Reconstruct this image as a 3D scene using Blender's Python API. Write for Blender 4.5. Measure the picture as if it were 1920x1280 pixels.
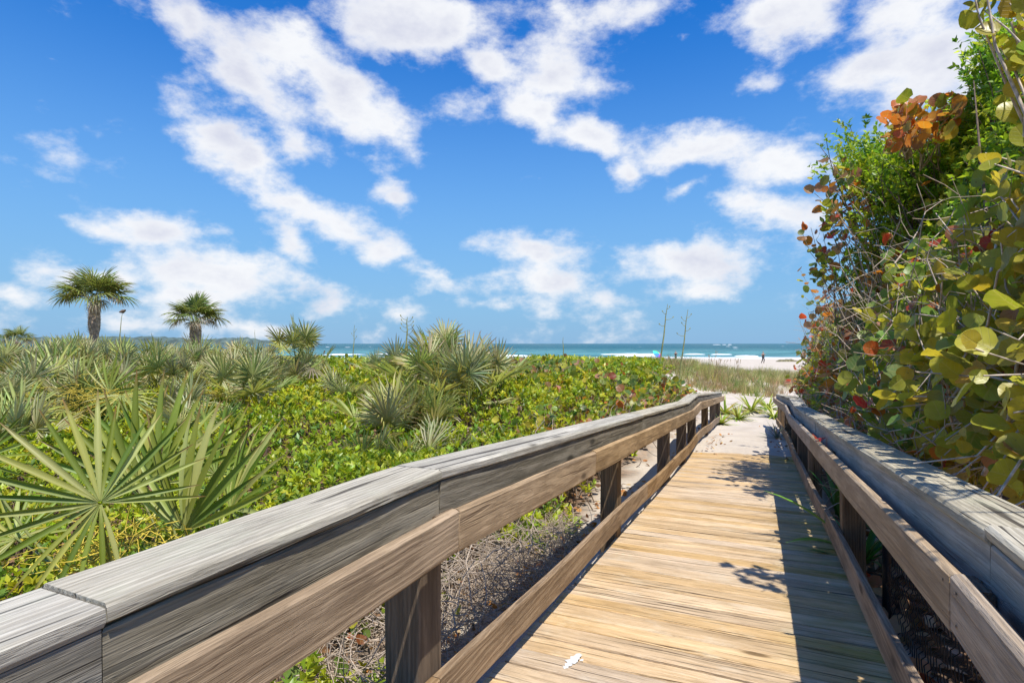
import bpy, math, random
import numpy as np
from mathutils import Vector, Matrix, noise as mnoise

for o in list(bpy.data.objects): bpy.data.objects.remove(o)
scene = bpy.context.scene
COL = scene.collection
rng = np.random.default_rng(7)
random.seed(7)

# ------------------------------------------------------------------ frame of the walk
F = 1066.67                       # focal length in photo pixels (20 mm lens)
TH = math.atan(460.0 / F)         # heading of the boardwalk, to the right of the view
SN, CS = math.sin(TH), math.cos(TH)
ZC = 1.36                         # eye height above the landing
def W(s, t, z): return Vector((s*SN + t*CS, s*CS - t*SN, z))
def st(x, y): return x*SN + y*CS, x*CS - y*SN
def px(x, y, Y): return Vector(((x-960)/F*Y, Y, ZC + (644-y)/F*Y))

# ------------------------------------------------------------------ camera
cam_d = bpy.data.cameras.new('camera'); cam = bpy.data.objects.new('camera', cam_d); COL.objects.link(cam)
cam.location = (0, 0, ZC); cam.rotation_euler = (math.pi/2, 0, 0)
cam_d.sensor_width = 36; cam_d.lens = 20; cam_d.shift_y = 4/1920
cam_d.clip_start = 0.02; cam_d.clip_end = 60000
scene.camera = cam

# ------------------------------------------------------------------ sun, sky, exposure
KT, KS = 0.31, -0.27               # sun: sideways (right) and ahead, per unit of height
sun_v = Vector((KS*SN + KT*CS, KS*CS - KT*SN, 1)).normalized()
sun_el = math.asin(sun_v.z); sun_az = math.atan2(sun_v.x, sun_v.y)
sun_d = bpy.data.lights.new('sun', 'SUN'); sun_d.energy = 3.7; sun_d.angle = math.radians(0.53); sun_d.color = (1.0, 0.955, 0.88)
sun = bpy.data.objects.new('sun', sun_d); COL.objects.link(sun)
sun.rotation_euler = sun_v.to_track_quat('Z', 'Y').to_euler()
scene.view_settings.view_transform = 'Standard'; scene.view_settings.look = 'None'
scene.view_settings.gamma = 1; scene.view_settings.exposure = 0.7
scene.view_settings.use_curve_mapping = False

def N(nt, kind, **kw):
    n = nt.nodes.new(kind)
    for k, v in kw.items():
        if k.startswith('i_'):
            key = k[2:]
            n.inputs[int(key) if key.isdigit() else key].default_value = v
        else: setattr(n, k, v)
    return n
def math_n(nt, op, a, b=None, c=None, clamp=False):
    n = nt.nodes.new('ShaderNodeMath'); n.operation = op; n.use_clamp = clamp
    for i, v in enumerate((a, b, c)):
        if v is None: continue
        if hasattr(v, 'is_linked') or hasattr(v, 'node'): nt.links.new(v, n.inputs[i])
        else: n.inputs[i].default_value = v
    return n.outputs[0]
def maprange(nt, v, a, b, c=0.0, d=1.0, smooth=True):
    n = nt.nodes.new('ShaderNodeMapRange'); n.interpolation_type = 'SMOOTHSTEP' if smooth else 'LINEAR'
    nt.links.new(v, n.inputs['Value'])
    n.inputs['From Min'].default_value = a; n.inputs['From Max'].default_value = b
    n.inputs['To Min'].default_value = c; n.inputs['To Max'].default_value = d
    return n.outputs['Result']
def mixc(nt, fac, a, b, blend='MIX'):
    n = nt.nodes.new('ShaderNodeMix'); n.data_type = 'RGBA'; n.blend_type = blend
    def put(sock, v):
        if hasattr(v, 'node'): nt.links.new(v, sock)
        elif isinstance(v, (int, float)): sock.default_value = v
        else: sock.default_value = (*v[:3], 1)
    put(n.inputs[0], fac); put(n.inputs[6], a); put(n.inputs[7], b)
    return n.outputs[2]

world = bpy.data.worlds.new('World'); scene.world = world; world.use_nodes = True
def build_world():
    nt = world.node_tree; nt.nodes.clear()
    out = N(nt, 'ShaderNodeOutputWorld'); bg = N(nt, 'ShaderNodeBackground'); bg.inputs[1].default_value = 0.15
    nt.links.new(bg.outputs[0], out.inputs[0])
    sky = N(nt, 'ShaderNodeTexSky'); sky.sky_type = 'NISHITA'; sky.sun_disc = False
    sky.sun_elevation = sun_el; sky.sun_rotation = sun_az
    sky.air_density = 1.0; sky.dust_density = 0.15; sky.ozone_density = 2.0; sky.altitude = 0
    hs = N(nt, 'ShaderNodeHueSaturation'); hs.inputs['Hue'].default_value = .512; hs.inputs['Saturation'].default_value = 1.45; hs.inputs['Value'].default_value = .80
    nt.links.new(sky.outputs[0], hs.inputs['Color'])
    tc = N(nt, 'ShaderNodeTexCoord')
    sep = N(nt, 'ShaderNodeSeparateXYZ'); nt.links.new(tc.outputs['Generated'], sep.inputs[0])
    az = math_n(nt, 'ARCTAN2', sep.outputs[0], sep.outputs[1])
    el = math_n(nt, 'ARCSINE', sep.outputs[2])
    # humid sea air: the sky pales to light blue towards the horizon all round
    hz = maprange(nt, el, -0.02, 0.55, 0.93, 0.0)
    skyc = mixc(nt, hz, hs.outputs[0], (.74, 1.74, 3.05))
    # turbulent edge of the clouds
    mp = N(nt, 'ShaderNodeMapping'); mp.inputs['Scale'].default_value = (1, 1, 1.7)
    nt.links.new(tc.outputs['Generated'], mp.inputs[0])
    wn = N(nt, 'ShaderNodeTexNoise', i_Scale=5.5, i_Detail=7.0, i_Roughness=0.6); nt.links.new(mp.outputs[0], wn.inputs['Vector'])
    wsub = N(nt, 'ShaderNodeVectorMath', operation='SUBTRACT'); nt.links.new(wn.outputs['Color'], wsub.inputs[0]); wsub.inputs[1].default_value = (.5, .5, .5)
    wsc = N(nt, 'ShaderNodeVectorMath', operation='SCALE'); nt.links.new(wsub.outputs[0], wsc.inputs[0]); wsc.inputs['Scale'].default_value = 0.10
    cmb = N(nt, 'ShaderNodeCombineXYZ'); nt.links.new(az, cmb.inputs[0]); nt.links.new(el, cmb.inputs[1])
    pos = N(nt, 'ShaderNodeVectorMath', operation='ADD'); nt.links.new(cmb.outputs[0], pos.inputs[0]); nt.links.new(wsc.outputs[0], pos.inputs[1])
    blobs = [(360,40,60,50,60),(450,120,105,52,35),(560,115,120,62,20),(640,180,135,62,25),(725,232,65,25,25),(760,50,120,75,0),(835,60,50,65,0),
        (930,120,60,35,20),(1040,150,90,72,10),(1010,205,60,50,30),(1110,250,62,32,20),(400,250,88,50,20),(450,300,62,40,20),(580,272,62,35,15),(360,208,40,20,20),
        (480,360,72,30,20),(560,392,90,25,20),(660,432,92,36,25),(722,472,62,36,15),(790,520,42,10,25),(540,440,46,20,35),(310,430,66,32,10),(340,388,36,14,5),
        (205,436,44,14,5),(110,495,74,28,5),(230,505,84,30,0),(420,520,135,50,5),(350,562,84,32,0),(565,540,40,20,10),(632,566,52,24,5),(20,557,36,13,5),
        (745,378,36,25,20),(700,285,32,15,-10),(1010,476,108,28,8),(1010,530,84,22,5),(925,568,35,10,0),(1140,560,32,17,5),(1310,490,145,36,0),(1300,538,80,26,-5),
        (1330,272,125,40,0),(1470,300,95,52,10),(1450,392,95,40,5),(1560,300,62,30,0),(1180,320,30,32,30),(1300,355,42,20,-25),(1450,30,145,62,0),(1440,85,52,32,0),
        (1760,80,175,115,0),(1620,128,95,50,0),(1680,30,100,42,0),(1860,130,120,95,0),(1690,245,65,26,0),(460,622,70,20,0),(740,592,28,12,0),(706,612,22,10,0),
        (1412,160,36,14,0),(1268,62,22,16,0),(1072,46,36,20,20),(95,97,26,10,0),(250,600,60,20,0),(1390,455,60,14,0)]
    acc = None
    for (x, y, rx, ry, rot) in blobs:
        a = math.atan((x-960)/F); e = math.atan((644-y)/math.hypot(F, x-960))
        kx = math.cos(a)**2/F; ky = math.cos(a)*math.cos(e)**2/F
        m = N(nt, 'ShaderNodeMapping', vector_type='TEXTURE')
        m.inputs['Location'].default_value = (a, e, 0); m.inputs['Rotation'].default_value = (0, 0, -math.radians(rot))
        m.inputs['Scale'].default_value = (rx*kx*1.25, ry*ky*1.25, 1)
        nt.links.new(pos.outputs[0], m.inputs[0])
        ln = N(nt, 'ShaderNodeVectorMath', operation='LENGTH'); nt.links.new(m.outputs[0], ln.inputs[0])
        kk = min(1.0, max(.32, ry/42)); lv = math_n(nt, 'MULTIPLY_ADD', ln.outputs['Value'], kk, 1-kk*.92)
        acc = lv if acc is None else math_n(nt, 'SMOOTH_MIN', acc, lv, 0.35)
    field = math_n(nt, 'SUBTRACT', 1.0, acc)
    field = math_n(nt, 'MAXIMUM', field, -0.7)
    # scattered cloud everywhere else in the sky
    gn = N(nt, 'ShaderNodeTexNoise', noise_dimensions='4D', i_Scale=3.1, i_Detail=3.0, i_Roughness=0.55); gn.inputs['W'].default_value = 4.3; nt.links.new(mp.outputs[0], gn.inputs['Vector'])
    gen = maprange(nt, gn.outputs['Fac'], 0.44, 0.74, -0.62, 0.35, smooth=False)
    field = math_n(nt, 'MAXIMUM', field, gen)
    dn = N(nt, 'ShaderNodeTexNoise', i_Scale=9.0, i_Detail=11.0, i_Roughness=0.62); nt.links.new(mp.outputs[0], dn.inputs['Vector'])
    dno = math_n(nt, 'MULTIPLY_ADD', dn.outputs['Fac'], 2.6, -1.3)
    tot = math_n(nt, 'ADD', field, dno)
    dens = maprange(nt, tot, -0.22, 0.62)
    dens = math_n(nt, 'MULTIPLY', dens, 0.97)
    # thick parts go grey-lavender
    sn = N(nt, 'ShaderNodeTexNoise', i_Scale=6.0, i_Detail=5.0, i_Roughness=0.55)
    mp2 = N(nt, 'ShaderNodeMapping'); mp2.inputs['Location'].default_value = (.02, .01, .05); mp2.inputs['Scale'].default_value = (1, 1, 1.7)
    nt.links.new(tc.outputs['Generated'], mp2.inputs[0]); nt.links.new(mp2.outputs[0], sn.inputs['Vector'])
    sh = maprange(nt, math_n(nt, 'ADD', math_n(nt, 'MULTIPLY', tot, 0.35), sn.outputs['Fac']), 0.55, 1.05)
    ccol = mixc(nt, sh, (3.95, 4.0, 4.1), (2.8, 2.9, 3.4))
    fin = mixc(nt, dens, skyc, ccol)
    nt.links.new(fin, bg.inputs[0])
build_world()

# ------------------------------------------------------------------ object helpers
def tag(o, label=None, cat=None, group=None, kind=None):
    if label: o['label'] = label
    if cat: o['category'] = cat
    if group: o['group'] = group
    if kind: o['kind'] = kind
    return o
def link(o, parent=None):
    COL.objects.link(o)
    if parent is not None: o.parent = parent
    return o
def empty(name, loc=(0, 0, 0), **kw):
    o = bpy.data.objects.new(name, None); o.location = loc; o.empty_display_size = 0.1
    link(o); tag(o, **kw); return o
def obj(name, me, parent=None, mat=None, loc=None, M=None, **kw):
    o = bpy.data.objects.new(name, me)
    if mat is not None and not me.materials: me.materials.append(mat)
    link(o, parent)
    if M is not None: o.matrix_basis = M
    elif loc is not None: o.location = loc
    tag(o, **kw); return o
def mesh(name, V, Fc, mat=None, smooth=False, col=None, luv=None):
    """V (n,3); Fc (m,k) array or a list of tuples"""
    me = bpy.data.meshes.new(name); V = np.asarray(V, dtype=np.float32)
    if isinstance(Fc, np.ndarray):
        n, (m, k) = len(V), Fc.shape
        me.vertices.add(n); me.vertices.foreach_set('co', V.ravel())
        me.loops.add(m*k); me.loops.foreach_set('vertex_index', Fc.astype(np.int32).ravel())
        me.polygons.add(m); me.polygons.foreach_set('loop_start', np.arange(0, m*k, k, dtype=np.int32))
        me.update(calc_edges=True)
    else:
        me.from_pydata(V.tolist(), [], Fc); me.update()
    if col is not None:
        c = np.ones((len(V), 4), np.float32); c[:, :3] = col
        me.attributes.new('Col', 'FLOAT_COLOR', 'POINT').data.foreach_set('color', c.ravel())
    if luv is not None:
        me.attributes.new('luv', 'FLOAT_VECTOR', 'POINT').data.foreach_set('vector', np.asarray(luv, np.float32).ravel())
    if smooth: me.polygons.foreach_set('use_smooth', np.ones(len(me.polygons), bool))
    if mat is not None: me.materials.append(mat)
    return me
def basis(p, x, z):
    x = Vector(x).normalized(); z = Vector(z); z = (z - x*z.dot(x))
    if z.length < 1e-5: z = x.orthogonal()
    z.normalize(); y = z.cross(x)
    M = Matrix((x, y, z)).transposed().to_4x4(); M.translation = Vector(p); return M
def norm(a): return a/np.maximum(np.linalg.norm(a, axis=-1, keepdims=True), 1e-9)
def frames(d, n):
    x = norm(d); z = norm(n - x*np.sum(n*x, -1, keepdims=True)); y = np.cross(z, x)
    return np.stack([x, y, z], 1)          # rows: local axes
def scatter(T, TF, pos, fr, scale, Tluv=None, rnd=None):
    """template T (k,3) placed n times"""
    n, k = len(pos), len(T)
    L = T[None]*scale[:, None, None] if scale.ndim == 1 else T[None]*scale[:, None, :]
    V = pos[:, None, :] + np.einsum('nki,nij->nkj', L, fr)
    Fc = (TF[None] + (np.arange(n)*k)[:, None, None]).reshape(-1, TF.shape[1])
    luv = None
    if Tluv is not None:
        luv = np.repeat(Tluv[None], n, 0).copy()
        luv[:, :, 2] = (rng.random(n) if rnd is None else rnd)[:, None]
        luv = luv.reshape(-1, 3)
    return V.reshape(-1, 3), Fc, luv
class Tubes:
    def __init__(s): s.V = []; s.F = []; s.n = 0
    def add(s, P, R, sides=5):
        P = np.asarray(P, float); k = len(P); R = np.broadcast_to(np.asarray(R, float), (k,))
        d = norm(np.gradient(P, axis=0)); ref = np.array([0.31, 0.17, 0.93]) if abs(d[0, 2]) < .9 else np.array([0.9, .4, .1])
        a = norm(np.cross(d, ref)); b = np.cross(d, a)
        th = np.arange(sides)*2*math.pi/sides
        ring = P[:, None, :] + R[:, None, None]*(np.cos(th)[None, :, None]*a[:, None, :] + np.sin(th)[None, :, None]*b[:, None, :])
        i = np.arange(k-1)[:, None]*sides; j = np.arange(sides)[None, :]; j2 = (j+1) % sides
        f = np.stack([i+j, i+j2, i+sides+j2, i+sides+j], -1).reshape(-1, 4) + s.n
        s.V.append(ring.reshape(-1, 3)); s.F.append(f); s.n += k*sides
    def mesh(s, name, mat, smooth=True): return mesh(name, np.concatenate(s.V), np.concatenate(s.F), mat, smooth)
def curve_pts(a, b, sag, k=6, wob=0.0):
    a, b = np.asarray(a, float), np.asarray(b, float); u = np.linspace(0, 1, k)[:, None]
    P = a*(1-u) + b*u + np.asarray(sag, float)*(4*u*(1-u))
    if wob:
        w = rng.normal(0, wob, (k, 3)); w[0] = 0; P = P + w
    return P
ORD = ['first','second','third','fourth','fifth','sixth','seventh','eighth','ninth','tenth','eleventh','twelfth','thirteenth','fourteenth','fifteenth','sixteenth','seventeenth','eighteenth','nineteenth','twentieth']

# ------------------------------------------------------------------ materials
def new_mat(name):
    m = bpy.data.materials.new(name); m.use_nodes = True; nt = m.node_tree; nt.nodes.clear()
    out = N(nt, 'ShaderNodeOutputMaterial'); b = N(nt, 'ShaderNodeBsdfPrincipled'); nt.links.new(b.outputs[0], out.inputs[0])
    return m, nt, b, out
def bump(nt, b, h, dist, strength=1.0):
    n = N(nt, 'ShaderNodeBump', i_Strength=strength, i_Distance=dist); nt.links.new(h, n.inputs['Height']); nt.links.new(n.outputs[0], b.inputs['Normal'])
def plain(name, c, rough=0.6, metal=0.0, var=0.0, scale=20):
    m, nt, b, out = new_mat(name); b.inputs['Roughness'].default_value = rough; b.inputs['Metallic'].default_value = metal
    if var:
        tc = N(nt, 'ShaderNodeTexCoord'); nz = N(nt, 'ShaderNodeTexNoise', i_Scale=scale, i_Detail=5.0); nt.links.new(tc.outputs['Object'], nz.inputs['Vector'])
        f = maprange(nt, nz.outputs['Fac'], .3, .7)
        nt.links.new(mixc(nt, f, tuple(v*(1-var) for v in c), tuple(min(1, v*(1+var)) for v in c)), b.inputs['Base Color'])
        bump(nt, b, nz.outputs['Fac'], 0.004)
    else: b.inputs['Base Color'].default_value = (*c, 1)
    return m
def wood(name, light, mid, dark, crack=0.5, stain=None, fine=1.0, relief=0.004, rnd=0.25, knots=True, line=1.0, algae=False, lstr=.6):
    """weathered board, grain along local x; growth rings, checks, knots and blotches"""
    m, nt, b, out = new_mat(name)
    tc = N(nt, 'ShaderNodeTexCoord'); oi = N(nt, 'ShaderNodeObjectInfo')
    off = N(nt, 'ShaderNodeCombineXYZ')
    for i, k in enumerate((37.0, 0.31, 0.23)): nt.links.new(math_n(nt, 'MULTIPLY', oi.outputs['Random'], k), off.inputs[i])
    ad = N(nt, 'ShaderNodeVectorMath', operation='ADD'); nt.links.new(tc.outputs['Object'], ad.inputs[0]); nt.links.new(off.outputs[0], ad.inputs[1])
    def nz(scale, sc, detail=5.0, rough=.6, dist=0.0):
        mp = N(nt, 'ShaderNodeMapping'); mp.inputs['Scale'].default_value = sc; nt.links.new(ad.outputs[0], mp.inputs[0])
        t = N(nt, 'ShaderNodeTexNoise', i_Scale=scale, i_Detail=detail, i_Roughness=rough, i_Distortion=dist); nt.links.new(mp.outputs[0], t.inputs['Vector']); return t.outputs['Fac']
    mpw = N(nt, 'ShaderNodeMapping'); mpw.inputs['Scale'].default_value = (.16, 1, 1); mpw.inputs['Rotation'].default_value = (0, .03, .04); nt.links.new(ad.outputs[0], mpw.inputs[0])
    wv = N(nt, 'ShaderNodeTexWave', wave_type='RINGS', rings_direction='X', i_Scale=19.0*fine, i_Distortion=7.0, i_Detail=4.0)
    wv.inputs['Detail Scale'].default_value = .9; wv.inputs['Detail Roughness'].default_value = .6; nt.links.new(mpw.outputs[0], wv.inputs['Vector'])
    g1 = nz(1, (1.1, 46*fine, 46*fine), 6, .62, .25); g2 = nz(1, (3.5, 190*fine, 190*fine), 4, .6)
    big = nz(1, (1.3, 5, 5), 4); blot = nz(1, (2.2, 14, 14), 5, .65)
    ring = maprange(nt, wv.outputs['Fac'], .15, .95)
    mix = math_n(nt, 'ADD', math_n(nt, 'MULTIPLY', ring, .17), math_n(nt, 'ADD', math_n(nt, 'MULTIPLY', g1, .62), math_n(nt, 'MULTIPLY', g2, .42)))
    grain = maprange(nt, mix, .44, .80)
    c = mixc(nt, grain, mid, light)
    c = mixc(nt, maprange(nt, blot, .40, .70, 0, .55), c, tuple(v*.72 for v in mid))
    lighter = tuple(min(.9, v*1.15+.02) for v in light)
    c = mixc(nt, maprange(nt, big, .5, .75, 0, .6), c, lighter)
    ck = maprange(nt, nz(1, (.8, 34*fine, 34*fine), 3, .5, .7), .345, .385, 1, 0)
    ck = math_n(nt, 'MULTIPLY', ck, crack)
    c = mixc(nt, ck, c, dark)
    ln1 = nz(1, (1.9, 58*line, 58*line), 3, .55, .9); ln2 = nz(1, (4.0, 110*line, 110*line), 2, .5, .5)
    l1 = maprange(nt, math_n(nt, 'ABSOLUTE', math_n(nt, 'SUBTRACT', ln1, .5)), .0, .022, .75, 0, False)
    l2 = maprange(nt, math_n(nt, 'ABSOLUTE', math_n(nt, 'SUBTRACT', ln2, .47)), .0, .03, .5, 0, False)
    lm = math_n(nt, 'MULTIPLY', math_n(nt, 'MAXIMUM', l1, l2), maprange(nt, blot, .3, .62, .35*lstr, lstr))
    c = mixc(nt, lm, c, tuple(a*.55+b_*.45 for a, b_ in zip(dark, mid)))
    ck = math_n(nt, 'MAXIMUM', ck, math_n(nt, 'MULTIPLY', lm, .5))
    hgt = math_n(nt, 'SUBTRACT', math_n(nt, 'ADD', mix, math_n(nt, 'MULTIPLY', ring, .05)), math_n(nt, 'MULTIPLY', ck, 1.2))
    if knots:
        mpk = N(nt, 'ShaderNodeMapping'); mpk.inputs['Scale'].default_value = (1.6, 5, 5); nt.links.new(ad.outputs[0], mpk.inputs[0])
        vo = N(nt, 'ShaderNodeTexVoronoi', i_Scale=1.0); nt.links.new(mpk.outputs[0], vo.inputs['Vector'])
        kd = vo.outputs['Distance']
        kf = maprange(nt, kd, .06, .13, .85, 0); c = mixc(nt, kf, c, tuple(v*.75 for v in dark))
        kr = maprange(nt, kd, .09, .2, .35, 0); c = mixc(nt, kr, c, tuple(v*.7 for v in mid))
    if stain:
        sx = nz(1, (3, 6, 6), 5, .7)
        c = mixc(nt, maprange(nt, sx, .52, .72, 0, stain[1]), c, stain[0])
    if algae:      # green film of algae towards the hedge side of the walk
        spx = N(nt, 'ShaderNodeSeparateXYZ'); nt.links.new(tc.outputs['Object'], spx.inputs[0])
        an = nz(1, (2.5, 9, 9), 4, .6)
        af = math_n(nt, 'MULTIPLY', maprange(nt, spx.outputs[0], .25, .72), maprange(nt, an, .35, .65, .1, .75))
        c = mixc(nt, af, c, (.30, .265, .075))
    tint = math_n(nt, 'MULTIPLY_ADD', oi.outputs['Random'], 2*rnd, 1-rnd)
    hs = N(nt, 'ShaderNodeHueSaturation'); nt.links.new(c, hs.inputs['Color']); nt.links.new(tint, hs.inputs['Value'])
    rs = math_n(nt, 'FRACT', math_n(nt, 'MULTIPLY', oi.outputs['Random'], 7.13)); nt.links.new(math_n(nt, 'MULTIPLY_ADD', rs, .4, .8), hs.inputs['Saturation'])
    nt.links.new(hs.outputs[0], b.inputs['Base Color'])
    b.inputs['Roughness'].default_value = .82; b.inputs['Specular IOR Level'].default_value = .25
    bump(nt, b, hgt, relief, .9)
    return m
def leafmat(name, src='attr', transl=.32, rough=.42, veins=0.0, rnd=0.0, spots=0.0, spec=.4):
    m, nt, b, out = new_mat(name)
    oi = N(nt, 'ShaderNodeObjectInfo')
    if src == 'attr':
        at = N(nt, 'ShaderNodeAttribute', attribute_name='Col'); c = at.outputs['Color']
    else: c = oi.outputs['Color']
    if rnd:
        hs = N(nt, 'ShaderNodeHueSaturation'); nt.links.new(c, hs.inputs['Color'])
        nt.links.new(math_n(nt, 'MULTIPLY_ADD', oi.outputs['Random'], 2*rnd, 1-rnd), hs.inputs['Value'])
        r2 = math_n(nt, 'FRACT', math_n(nt, 'MULTIPLY', oi.outputs['Random'], 17.3))
        nt.links.new(math_n(nt, 'MULTIPLY_ADD', r2, .05, .475), hs.inputs['Hue']); c = hs.outputs[0]
    if veins or spots:
        lu = N(nt, 'ShaderNodeAttribute', attribute_name='luv'); sp = N(nt, 'ShaderNodeSeparateXYZ'); nt.links.new(lu.outputs['Vector'], sp.inputs[0])
        av = math_n(nt, 'ABSOLUTE', sp.outputs[1])
        midrib = maprange(nt, av, .012, .035, 1, 0)
        ph = math_n(nt, 'FRACT', math_n(nt, 'MULTIPLY', math_n(nt, 'SUBTRACT', sp.outputs[0], math_n(nt, 'MULTIPLY', av, .75)), 5.0))
        side = maprange(nt, math_n(nt, 'ABSOLUTE', math_n(nt, 'SUBTRACT', ph, .5)), .03, .08, .8, 0)
        vf = math_n(nt, 'MULTIPLY', math_n(nt, 'MAXIMUM', midrib, side), veins)
        pale = mixc(nt, .5, c, (.55, .48, .22)); c2 = mixc(nt, vf, c, pale)
        nzv = N(nt, 'ShaderNodeVectorMath', operation='MULTIPLY_ADD'); nt.links.new(lu.outputs['Vector'], nzv.inputs[0]); nzv.inputs[1].default_value = (1, 1, 40)
        cb = N(nt, 'ShaderNodeCombineXYZ'); nt.links.new(math_n(nt, 'MULTIPLY', oi.outputs['Random'], 91.0), cb.inputs[2]); nt.links.new(cb.outputs[0], nzv.inputs[2])
        t = N(nt, 'ShaderNodeTexNoise', i_Scale=2.3, i_Detail=4.0); nt.links.new(nzv.outputs[0], t.inputs['Vector'])
        c2 = mixc(nt, maprange(nt, t.outputs['Fac'], .35, .7, 0, .5), c2, mixc(nt, .55, c2, (.30, .24, .05)))
        t2 = N(nt, 'ShaderNodeTexNoise', i_Scale=6.5, i_Detail=3.0); nt.links.new(nzv.outputs[0], t2.inputs['Vector'])
        c = mixc(nt, maprange(nt, t2.outputs['Fac'], .66, .72, 0, spots), c2, (.13, .055, .02))
        bump(nt, b, math_n(nt, 'SUBTRACT', 1.0, vf), .003, .6)
    nt.links.new(c, b.inputs['Base Color']); b.inputs['Roughness'].default_value = rough; b.inputs['Specular IOR Level'].default_value = spec
    tr = N(nt, 'ShaderNodeBsdfTranslucent'); nt.links.new(mixc(nt, 1.0, c, (1.25, 1.2, .7), 'MULTIPLY'), tr.inputs[0])
    ms = N(nt, 'ShaderNodeMixShader', i_0=transl); nt.links.new(b.outputs[0], ms.inputs[1]); nt.links.new(tr.outputs[0], ms.inputs[2])
    nt.links.new(ms.outputs[0], out.inputs[0])
    return m

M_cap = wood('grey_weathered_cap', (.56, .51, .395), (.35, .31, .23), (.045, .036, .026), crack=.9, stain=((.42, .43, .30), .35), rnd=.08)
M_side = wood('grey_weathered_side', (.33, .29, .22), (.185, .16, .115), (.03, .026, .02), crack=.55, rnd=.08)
M_rail = wood('brown_handrail', (.50, .335, .165), (.30, .19, .085), (.055, .035, .02), crack=.45, rnd=.10)
M_kerb = wood('brown_kerb', (.40, .28, .165), (.225, .145, .078), (.05, .033, .02), crack=.4, rnd=.08)
M_post = wood('dark_post', (.23, .165, .105), (.135, .095, .06), (.03, .02, .013), crack=.6, rnd=.10)
M_pside = wood('pale_grey_side', (.52, .48, .41), (.38, .345, .29), (.07, .065, .06), crack=.35, rnd=.06)
M_prail = wood('pale_brown_handrail', (.47, .37, .26), (.345, .26, .175), (.08, .055, .035), crack=.35, rnd=.06)
M_deck = wood('deck_plank', (.72, .54, .335), (.51, .345, .18), (.075, .042, .02), crack=.95, stain=((.66, .56, .40), .5), fine=2.0, relief=.006, rnd=.11, line=.8, algae=True, lstr=.5)
M_beam = wood('under_beam', (.2, .15, .1), (.13, .1, .06), (.03, .02, .015))
M_nail = plain('nail_steel', (.12, .10, .09), .5, .7)
M_black = plain('black_vinyl', (.012, .012, .013), .35)
M_bark = plain('pale_bark', (.52, .43, .34), .85, var=.35, scale=30)
M_twig = plain('grey_twig', (.42, .335, .25), .85, var=.3, scale=40)
M_dark_twig = plain('brown_twig', (.16, .11, .075), .85, var=.3, scale=40)
M_stalk = plain('agave_stalk', (.30, .30, .10), .7, var=.3, scale=8)
M_leaf = leafmat('shrub_leaf', 'attr', .40, .38)
M_leafT = leafmat('tall_shrub_leaf', 'attr', .55, .38)
M_grape = leafmat('sea_grape_leaf', 'attr', .5, .36, veins=.55, spots=.5)
M_grapeO = leafmat('sea_grape_leaf_single', 'obj', .5, .36, veins=.6, spots=.55, rnd=.12)
M_frond = leafmat('palmetto_frond', 'attr', .35, .45, rnd=.16)
M_grass = leafmat('dune_grass', 'attr', .30, .6)
M_litter = leafmat('dry_leaf', 'attr', .15, .6, veins=.3, spots=.4)
M_dodder = plain('dodder_vine', (.62, .47, .05), .6)

# ------------------------------------------------------------------ heights
S1, S2, S3, S4 = 1.66, 9.27, 10.65, 18.2
def zd(s): return float(np.interp(s, [S1, S2, S3, S4, 60], [0, -.485, -.485, -1.03, -1.15]))
def sm(a, b, x): u = np.clip((x-a)/(b-a), 0, 1); return u*u*(3-2*u)
GRID = rng.random((64, 64, 4))
def vnoise(x, y, k=0):
    x = np.asarray(x, float); y = np.asarray(y, float)
    xi = np.floor(x).astype(int); yi = np.floor(y).astype(int); fx = x-xi; fy = y-yi
    fx = fx*fx*(3-2*fx); fy = fy*fy*(3-2*fy); g = GRID[:, :, k]
    a = g[xi % 64, yi % 64]; b = g[(xi+1) % 64, yi % 64]; c = g[xi % 64, (yi+1) % 64]; d = g[(xi+1) % 64, (yi+1) % 64]
    return (a*(1-fx)+b*fx)*(1-fy) + (c*(1-fx)+d*fx)*fy
def fbm(x, y, k=0, o=4):
    v = 0; a = .5; t = 0
    for i in range(o): v = v + a*vnoise(x*2**i+17.3*i, y*2**i+5.1*i, k); t += a; a *= .55
    return v/t
ZSEA = -1.75
def ground(x, y):
    x = np.asarray(x, float); y = np.asarray(y, float); s = x*SN + y*CS; t = x*CS - y*SN
    deck = np.interp(s, [S1, S2, S3, S4, 30, 50], [0, -.485, -.485, -1.03, -1.08, -1.2])
    corr = deck - np.interp(s, [0, 1.5, 8, 9.6, 10.4, 10.9], [.32, .2, .13, .07, .0, -.012])
    corr = corr + np.where(s > 9.5, (fbm(x*1.7, y*1.7, 1)-.5)*.10, 0)*sm(9.5, 11.5, s)
    sideb = sm(.75, 1.6, np.abs(t+.25))*sm(9.3, 10.2, s)*(1-sm(17, 22, s)); corr = corr + sideb*.09
    left = np.interp(y, [0, 3, 6, 12, 18, 26, 38, 55], [-.40, -.32, -.16, .15, .25, .1, -.7, -1.25])
    right = deck - .18 + .2*sm(2, 8, t)
    dl = sm(1.5, 5.0, -t); dr = sm(1.4, 3.0, t)*(1-sm(14, 24, s))
    g = corr*(1-dl)*(1-dr) + left*dl*(1-dr) + right*dr
    # grassy foredune across the end of the path
    mx = sm(3.5, 8, x)*(1-sm(13.0, 17.5, x))
    g = g + .55*mx*sm(24, 37, y)*(1-sm(40, 52, y))
    far = np.interp(y, [0, 45, 80, 112, 121, 135, 200], [-1.1, -1.25, -1.5, -1.66, -1.78, -2.3, -5])
    w = sm(36, 56, y); g = g*(1-w) + far*w
    g = g + (fbm(x*.8, y*.8, 0)-.5)*.12*(1-sm(60, 110, y)) + (fbm(x*4, y*4, 2)-.5)*.03*(1-sm(60, 110, y))
    return g
YC = [0, 1, 3, 6, 8, 12, 16, 22, 30]; ZCAN = [.10, .14, .32, .53, .66, .84, .84, .74, .5]
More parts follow.
